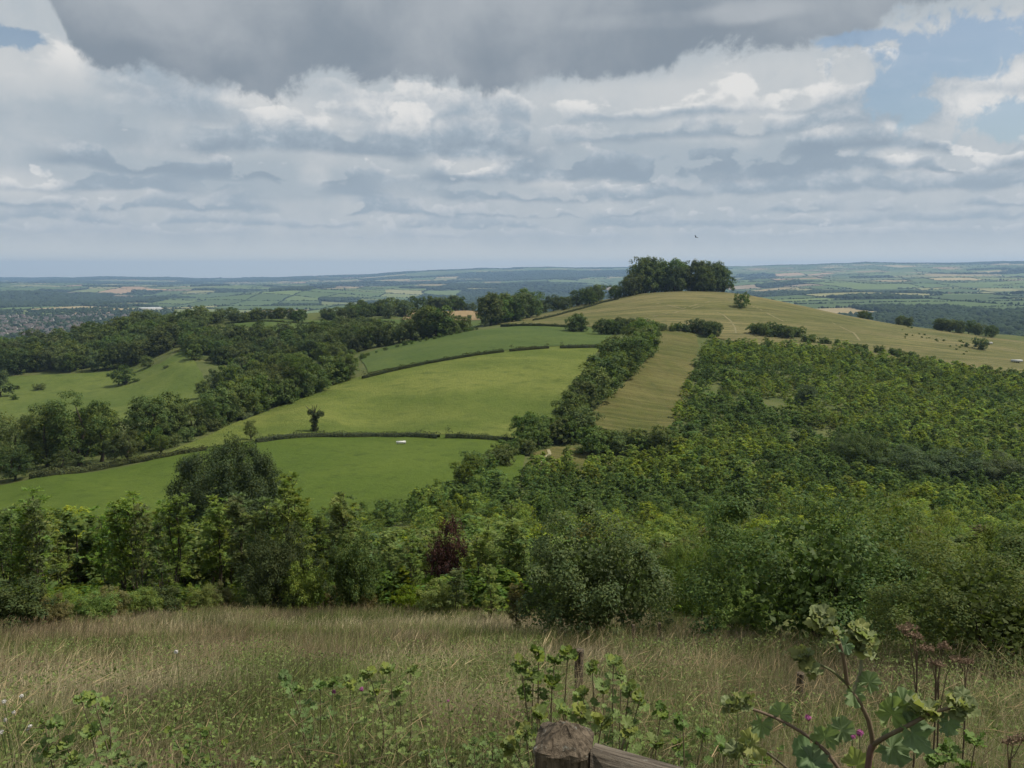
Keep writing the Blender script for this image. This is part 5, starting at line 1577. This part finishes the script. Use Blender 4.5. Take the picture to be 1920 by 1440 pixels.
def weed(u, vb_D, tops, label, seed, size=.05, name='mallow_plant', cat='plant', n_leaf=7, group=None, tone=(1, 1, 1)):
    """a clump of leafy stems whose tops are given as pixels at one depth"""
    r = np.random.default_rng(seed); D = vb_D
    x = (u - 960) / FPX * D; base = np.array([x, D, float(H(x, D)[0])])
    t = tag(empty(name, tuple(base)), label, cat, group)
    st = MB(); lf = MB()
    for (uu, vv) in tops:
        tp = U(uu, vv, D + r.normal(0, .18)) - base
        b0 = np.array([tp[0] * .45 + r.normal(0, .04), tp[1] * .6, float(H(base[0] + tp[0] * .45, D + tp[1] * .6)[0]) - base[2] - .05])
        P = smooth_path([b0, b0 * .55 + tp * .45 + r.normal(0, .03, 3), tp], 9); st.tube(P, np.linspace(.006, .003, 9), 6, (.17, .14, .085))
        rosette(lf, tp, n_leaf, size, r, (r.normal(0, .25), r.normal(-.2, .2), 1), st, .95)
        for k in range(22):
            f = r.uniform(.15, .98); p = P[int(f * 8)]
            a = r.uniform(0, 6.28); d = np.array([math.cos(a), math.sin(a), r.uniform(-.1, .6)])
            V, F = lobed_leaf(r, size * r.uniform(.35, .8), .2, .32, 7, 22)
            q = p + d * size * r.uniform(.6, 2.2)
            st.tube([p, q], [.002, .0015], 4, (.16, .18, .09), cap=False)
            lf.add(orient(V, q, d, (d[0] * -.3, -.35, 1), r), F, np.array(tone) * r.uniform(.75, 1.2))
    link('stem', st.mesh('stem', True), M['stem'], t); link('foliage', lf.mesh('foliage', True), M['leaf_weed'], t)
    return t


weed(1040, 4.3, [(975, 1240), (1010, 1218), (1040, 1235), (1065, 1222), (1000, 1265), (1035, 1280), (985, 1300)], 'leafy mallow clump behind the corner post, left of the short fence post', 31, .046)
weed(1150, 4.2, [(1110, 1245), (1150, 1240), (1165, 1262), (1130, 1285), (1180, 1290), (1200, 1310), (1090, 1300), (1060, 1330)], 'leafy mallow clump behind the corner post, right of the short fence post', 32, .046)
weed(1100, 3.6, [(1010, 1340), (985, 1370), (1130, 1350), (1180, 1365), (1090, 1335), (960, 1395), (1230, 1390)], 'low mallow clump right behind the corner post and rail', 33, .042)
weed(720, 5.6, [(690, 1258), (730, 1250), (770, 1252), (655, 1275), (705, 1290), (750, 1290)], 'mallow clump beside the pink flower in the middle of the meadow', 34, .05)
weed(560, 6.0, [(535, 1268), (560, 1290), (600, 1285), (625, 1275)], 'small mallow clump in the grass left of the pink flower', 35, .05)
weed(150, 4.4, [(105, 1355), (150, 1305), (172, 1300), (205, 1320), (125, 1390), (170, 1370), (90, 1400), (200, 1400), (140, 1420)], 'leafy dark-stemmed weed clump in the lower left corner', 36, .044)
weed(1290, 3.9, [(1240, 1330), (1280, 1350), (1320, 1372), (1270, 1390), (1360, 1400)], 'scrappy low weed clump between the rail and the tall mallow', 37, .04)
weed(1800, 3.6, [(1780, 1400), (1830, 1385), (1755, 1420), (1810, 1430)], 'low weed clump under the dry umbel stalks in the lower right corner', 38, .045)


for q, (u, D, lab) in enumerate(((60, 5.2, 'low nettle-like weeds in the grass at the left edge, behind the white flower heads'), (262, 4.5, 'low weeds in the grass right of the lower left weed clump'), (400, 5.0, 'low weeds in the grass halfway between the lower left clump and the pink flower'), (470, 4.2, 'low weeds at the bottom edge below the small mallow clump'),
                                 (840, 4.5, 'low weeds in the grass left of the corner post'), (905, 5.2, 'low weeds behind the small dull pink flower'), (1440, 4.6, 'low weeds at the left arm of the tall mallow'), (660, 4.1, 'low weeds at the bottom edge below the middle mallow clump'))):
    rr_q = np.random.default_rng(90 + q)
    v0 = 720 + FPX * math.tan(math.atan((1.6 + .385 * D - .42) / D) - PITCH)
    weed(u, D, [(u + rr_q.normal(0, 34), v0 + rr_q.uniform(-26, 46)) for _ in range(8)], lab, 190 + q, .03, 'weed_clump', 'weeds', 5)


# dry umbels
def umbel(u, v, D, spread, label, seed, n=4):
    r = np.random.default_rng(seed)
    p0 = U(u, v, D); x, y = p0[0], D + .02; base = np.array([x + .03, y, float(H(x, y)[0])])
    t = tag(empty('dry_umbel', tuple(base)), label, 'dry flower')
    st = MB()
    P = smooth_path([np.array([0, 0, -.03]), (p0 - base) * .5 + [.015, 0, 0], p0 - base - [0, 0, .09]], 8); st.tube(P, np.linspace(.006, .004, 8), 6, (.10, .075, .05))
    for k in range(n):
        q = p0 - base + np.array([r.normal(0, spread), r.normal(0, spread * .5), r.normal(0, spread * .45)])
        st.tube(smooth_path([P[-1 - k % 3], (P[-1] + q) / 2 - [0, 0, .015], q], 5), [.003, .0028, .0025, .002, .002], 5, (.13, .095, .065), cap=False)
        hd = MB()
        for m in range(16):
            a = r.uniform(0, 6.28); rr = spread * .75 * math.sqrt(r.random())
            e = q + np.array([math.cos(a) * rr, math.sin(a) * rr, .012 + r.normal(0, .004)])
            st.tube([q, e], [.0012, .0009], 4, (.16, .12, .08), cap=False)
            Pq = e + r.normal(0, .005, (7, 3)); V, F = leaf_quads(Pq, sphere_dirs(7, r), .011, .008, r)
            hd.add(V, F, np.array([.20, .14, .095]) * r.uniform(.7, 1.3))
        link('seed_head', hd.mesh('seed_head'), M['flower'], t)
    link('stem', st.mesh('stem', True), M['stem'], t)


umbel(1722, 1192, 4.1, .05, 'dry brown hogweed head highest of the group right of the tall mallow', 41, 5)
umbel(1757, 1215, 4.15, .045, 'dry brown hogweed head just below the highest one', 42, 4)
umbel(1762, 1248, 4.0, .04, 'dry hogweed head lowest of the group right of the tall mallow', 43, 3)
umbel(1895, 1392, 3.4, .035, 'flat reddish-brown dry umbel in the lower right corner', 44, 3)
umbel(1812, 1242, 4.3, .03, 'small dry umbel right of the hogweed group', 45, 2)


def flower(u, v, D, colr, label, seed, size=.02, group=None, name='pink_flower'):
    r = np.random.default_rng(seed)
    p = U(u, v, D); base = np.array([p[0], p[1], float(H(p[0], p[1])[0])])
    t = tag(empty(name, tuple(base)), label, 'flower', group)
    st = MB(); st.tube(smooth_path([(0, 0, -.02), (p - base) * .5 + [.02, 0, 0], p - base], 7), np.linspace(.003, .0018, 7), 5, (.10, .13, .05))
    link('stem', st.mesh('stem', True), M['stem'], t)
    q = p - base + sphere_dirs(26, r) * size * .5
    V, F = leaf_quads(q, unit(q - (p - base) + r.normal(0, size * .2, q.shape)), size, size * .55, r)
    hd = MB(); hd.add(V, F, np.array(colr) * r.uniform(.8, 1.2, (26, 1)))
    link('flower_head', hd.mesh('flower_head'), M['flower'], t)


for k, (u, v, D, lab) in enumerate(((678, 1292, 5.3, 'bright pink flower beside the middle mallow clump'), (626, 1297, 5.8, 'faint pink flower left of the bright pink one'), (840, 1314, 5.2, 'small dull pink flower right of the middle mallow clump'), (1612, 1374, 3.3, 'pink flower behind the stem of the tall mallow, the larger of a pair'), (1598, 1380, 3.35, 'pink flower behind the stem of the tall mallow, the smaller of a pair'),
                                    (1383, 1321, 3.4, 'tiny pink flower at the left arm of the tall mallow'), (1515, 1346, 3.6, 'pale pink flower low in the grass left of the tall mallow'))):
    flower(u, v, D, (.40, .13, .29), lab, 50 + k, .022 if k not in (2, 5) else .013)
for k, (u, v) in enumerate(((10, 1350), (26, 1336), (56, 1362), (3, 1372), (40, 1305), (52, 1368), (8, 1315), (330, 1222))):
    flower(u, v, 4.6 + .2 * (k % 3), (.62, .60, .56), 'small white fluffy flower head in the grass of the lower left corner' if k < 7 else 'single white flower head far out in the tan grass', 70 + k, .018, 'white flower heads in the lower left corner' if k < 7 else None, 'white_flower')

# ------------------------------------------------------------------ small things in the fields
def cow_mesh():
    mb = MB()
    mb.tube([(-1.05, 0, 1.0), (-.95, 0, 1.02), (-.5, 0, 1.0), (.1, 0, .97), (.6, 0, 1.02), (.85, 0, 1.08), (1.1, 0, 1.2), (1.3, 0, 1.28), (1.45, 0, 1.18), (1.62, 0, 1.02)], [.12, .34, .38, .42, .38, .33, .22, .18, .17, .09], 8)
    for x, s in ((-.8, 1), (-.8, -1), (.65, 1), (.65, -1)):
        mb.tube([(x, s * .2, .9), (x + (.05 if x < 0 else 0), s * .2, .5), (x, s * .2, 0)], [.15, .085, .06], 6)
    mb.tube([(-1.05, 0, 1.2), (-1.18, 0, .9), (-1.16, 0, .5)], [.04, .03, .05], 5)
    for s in (1, -1): mb.tube([(1.3, s * .1, 1.38), (1.28, s * .3, 1.36)], [.05, .03], 4)
    return mb.mesh('cow', True)


cm = cow_mesh(); cm.materials.append(M['hide'])
tint_cow = cm.attributes['tint']; arr = np.ones((len(cm.polygons), 4), np.float32) * np.array([.03, .024, .02, 1]); tint_cow.data.foreach_set('color', arr.astype(np.float32).ravel())
for k, (u, D) in enumerate(((803, 668), (811, 662), (817, 674), (823, 650), (849, 690), (855, 688), (838, 655), (866, 694), (844, 648), (835, 660))):
    x = float(ray(u, 590)[0]) * D
    o = bpy.data.objects.new('cow', cm); COL.objects.link(o); o.location = (x, D, float(H(x, D)[0]) + .35); o.rotation_euler = (0, 0, random.uniform(0, 6.28))
    tag(o, 'tiny dark cow grazing on the tan stubble field', 'cow', 'cows on the stubble field')


def trough(u, v, lo, hi, L, w, h, rz, label, name, legs=True):
    x, y, z = G(u, v, lo, hi); z += .2
    t = tag(empty(name, (x, y, z), rz), label, 'trough' if 'trough' in name else 'trailer')
    mb = MB(); zb = h * .35
    mb.box((0, 0, zb + .03), (L, w, .06), (.55, .56, .55))
    for s in (-1, 1):
        mb.box((0, s * (w / 2 - .03), zb + .06 + h * .25), (L, .06, h * .5), (.62, .62, .60)); mb.box((s * (L / 2 - .03), 0, zb + .06 + h * .25), (.06, w - .13, h * .5), (.6, .6, .58))
    mb.box((0, 0, zb + .06 + h * .38), (L - .13, w - .13, .02), (.5, .53, .55))
    link('basin', mb.mesh('basin'), M['paint'], t)
    for sx_ in (-1, 1):
        mb = MB(); mb.box((sx_ * L * .36, 0, zb / 2), (.12, w * .85, zb), (.06, .055, .05)); link('leg', mb.mesh('leg'), M['paint'], t)


def trailer(u, v, lo, hi, L, w, h, rz, label):
    x, y, z = G(u, v, lo, hi); z += .25
    t = tag(empty('white_trailer', (x, y, z), rz), label, 'trailer')
    mb = MB(); mb.box((0, 0, .55 + h / 2), (L, w, h), (.45, .46, .45)); mb.box((0, 0, .55 + h + .04), (L * .97, w * .9, .08), (.5, .51, .5)); link('body', mb.mesh('body'), M['paint'], t)
    mb = MB(); mb.box((0, 0, .5), (L * .96, w * .8, .1), (.05, .05, .05)); mb.box((L / 2 + .5, 0, .5), (1.1, .1, .08), (.05, .05, .05)); link('chassis', mb.mesh('chassis'), M['paint'], t)
    for sx_ in (-.35, .35):
        for s in (-1, 1):
            mb = MB(); mb.tube([(sx_ * 1.2, s * (w / 2 - .22), .3), (sx_ * 1.2, s * (w / 2 - .02), .3)], [.3, .3], 8, (.02, .02, .02)); link('wheel', mb.mesh('wheel'), M['paint'], t)


trough(752, 834, 140, 300, 2.3, .8, .75, .25, 'pale stone-coloured drinking trough alone on the lower pasture', 'water_trough')
trailer(1906, 681, 300, 430, 4.4, 1.9, .75, -.1, 'low white trailer on the pale slope at the right edge, the nearer of two')
trailer(1852, 647, 330, 520, 4.0, 1.9, .8, -.2, 'low white trailer beside the lone round tree, the farther of two')

# bird over the hill
mb = MB()
mb.tube([(-.30, 0, 0), (-.2, 0, .01), (0, 0, .02), (.14, 0, .02), (.22, 0, .03), (.29, 0, .02)], [.04, .045, .08, .075, .045, .012], 8)
for s in (-1, 1):
    wv = np.array([(.12, s * .05, .03), (-.1, s * .05, .03), (.16, s * .32, .16), (-.12, s * .34, .16), (.06, s * .62, .20), (-.14, s * .58, .20), (-.06, s * .86, .17), (-.14, s * .80, .17)])
    for dz in (0, .015): mb.add(wv + [0, 0, dz], [[0, 1, 3, 2], [2, 3, 5, 4], [4, 5, 7, 6]])
mb.add(np.array([(-.26, .03, 0), (-.26, -.03, 0), (-.52, -.12, .01), (-.52, .12, .01)]), [[0, 1, 2, 3]])
me = mb.mesh('bird'); me.materials.append(M['hide'])
arr = np.ones((len(me.polygons), 4), np.float32) * np.array([.03, .028, .026, 1]); me.attributes['tint'].data.foreach_set('color', arr.astype(np.float32).ravel())
bd_ = bpy.data.objects.new('bird', me); COL.objects.link(bd_); bd_.location = tuple(U(1305, 445, 190)); bd_.rotation_euler = (.35, -.1, 2.4)
tag(bd_, 'small dark bird gliding in the sky above the hilltop clump', 'bird')

# ------------------------------------------------------------------ the town in the valley
def house_mesh(w, d, h, rf, wall, roof, chim=True):
    mb = MB()
    x, y = w / 2, d / 2
    mb.add([(-x, -y, -3), (x, -y, -3), (x, y, -3), (-x, y, -3), (-x, -y, h), (x, -y, h), (x, y, h), (-x, y, h)], [[0, 1, 5, 4], [1, 2, 6, 5], [2, 3, 7, 6], [3, 0, 4, 7]], wall, 0)
    mb.add([(-x, -y, h), (-x, y, h), (-x, 0, h + rf), (-x, 0, h + rf)], [[0, 1, 2, 3]], wall, 0); mb.add([(x, -y, h), (x, y, h), (x, 0, h + rf), (x, 0, h + rf)], [[0, 3, 2, 1]], wall, 0)
    o = .4
    mb.add([(-x - o, -y - o, h - .2), (x + o, -y - o, h - .2), (x + o, 0, h + rf + .1), (-x - o, 0, h + rf + .1), (-x - o, y + o, h - .2), (x + o, y + o, h - .2)], [[0, 1, 2, 3], [3, 2, 5, 4]], roof, 1)
    if chim: mb.box((x * .6, .3, h + rf + .3), (.8, .8, 1.6), wall, 0)
    for k in range(max(2, int(w / 3))):                       # window openings
        for zz_ in ((1.2, 3.8) if h > 4.5 else (1.2,)):
            mb.box((-x + (k + .5) * w / max(2, int(w / 3)), -y, zz_ + .6), (1.1, .1, 1.2), (.05, .055, .06), 0)
    me = mb.mesh('house'); me.materials.append(M['house']); me.materials.append(M['roof'])
    return me


HS = [house_mesh(9, 7, 5.2, 3, (.34, .30, .25), (.085, .068, .06)), house_mesh(12, 7.5, 5.2, 3, (.26, .21, .17), (.095, .075, .068)), house_mesh(18, 8, 5.2, 3.2, (.40, .38, .34), (.10, .085, .078)),
      house_mesh(8, 7, 5.4, 2.8, (.46, .44, .40), (.09, .08, .08)), house_mesh(14, 8, 3.2, 2.6, (.32, .28, .23), (.11, .085, .075))]
BARN = [house_mesh(42, 22, 7, 3, (.62, .63, .63), (.42, .43, .44), False), house_mesh(60, 26, 8, 2.5, (.66, .66, .64), (.50, .51, .52), False)]
tx, ty = [], []
for k in range(4000):
    u = random.uniform(-60, 270); D = random.uniform(1950, 3000)
    if (u > 180 and D < 2300) or random.random() > .6: continue
    x, y = aD(u, D)
    if any((x - a) ** 2 + (y - b_) ** 2 < 17 ** 2 for a, b_ in zip(tx[-400:], ty[-400:])): continue
    if fbm(np.array([x / 160.]), np.array([y / 160.]), 81, 2)[0] < .40: continue
    tx.append(x); ty.append(y)
    if len(tx) >= 230: break
hz_ = HF(np.array(tx), np.array(ty))
for k, (x, y, z) in enumerate(zip(tx, ty, hz_)):
    o = bpy.data.objects.new('house', random.choice(HS)); COL.objects.link(o); o.location = (x, y, z); o.rotation_euler = (0, 0, random.choice((0, .4, 1.4, 2.0)) + random.gauss(0, .15)); o.scale = (1.15, 1.15, 1.15)
    tag(o, 'small pale house with pitched roof in the town on the valley floor', 'house', 'houses of the valley town')
for k, (u, D, lab) in enumerate(((170, 2250, 'long white shed nearest in the valley town'), (185, 2330, 'long white shed behind the nearest one in the valley town'), (245, 2500, 'white works building at the right end of the valley town'), (280, 3350, 'white building far right beyond the valley town, left of a pair'), (296, 3380, 'white building far right beyond the valley town, right of a pair'), (220, 2420, 'white shed between the long sheds and the works building'))):
    x, y = aD(u, D); o = bpy.data.objects.new('long_shed', BARN[k % 2]); COL.objects.link(o); o.location = (x, y, float(HF(x, y)[0])); o.rotation_euler = (0, 0, .15 + .2 * k % 1)
    tag(o, lab, 'building')
# trees between the houses
TX, TY = [], []
for k in range(3200):
    u = random.uniform(-80, 330); D = random.uniform(1850, 3400); x, y = aD(u, D); TX.append(x); TY.append(y)
TX, TY = np.array(TX), np.array(TY)
dist = np.array([min((x - np.array(tx)) ** 2 + (y - np.array(ty)) ** 2) for x, y in zip(TX, TY)]) ** .5
TX, TY = TX[dist > 9], TY[dist > 9]
rr2 = R.uniform(3.5, 7, len(TX))
clumps('town_trees', TX, TY, HF(TX, TY), rr2, rr2 * R.uniform(.7, 1.1, len(TX)), R.uniform(.7, 1.3, (len(TX), 1)) * np.array([1, 1, 1]), M['wood_far'], 'garden and street trees crowding between the town houses')

# ------------------------------------------------------------------ the air
m, nt = nodes_of('haze_air'); b = NB(nt)
pv = b.n('ShaderNodeVolumePrincipled')
pv.inputs['Color'].default_value = (.44, .67, 1.0, 1); pv.inputs['Density'].default_value = 7.4e-5; pv.inputs['Anisotropy'].default_value = .15
o = b.n('ShaderNodeOutputMaterial'); nt.links.new(pv.outputs[0], o.inputs['Volume'])
mb = MB(); zlo, zhi = CZ - 330, CZ + 240
mb.box((0, 8800, (zlo + zhi) / 2), (50000, 17800, zhi - zlo))
hz = link('haze', mb.mesh('haze'), m)
tag(hz, 'thin blue summer haze in the air over the valley', None, None, 'stuff')

# ------------------------------------------------------------------ render settings
SC.render.engine = 'CYCLES'
cy = SC.cycles
cy.max_bounces = 5; cy.diffuse_bounces = 3; cy.glossy_bounces = 1; cy.transmission_bounces = 3; cy.transparent_max_bounces = 4; cy.volume_bounces = 0
cy.use_adaptive_sampling = True; cy.adaptive_threshold = .022; cy.use_denoising = True; cy.caustics_reflective = False; cy.caustics_refractive = False
cy.sample_clamp_indirect = 4.
SC.view_settings.view_transform = 'Standard'; SC.view_settings.look = 'None'; SC.view_settings.exposure = 0.18; SC.view_settings.gamma = 1.
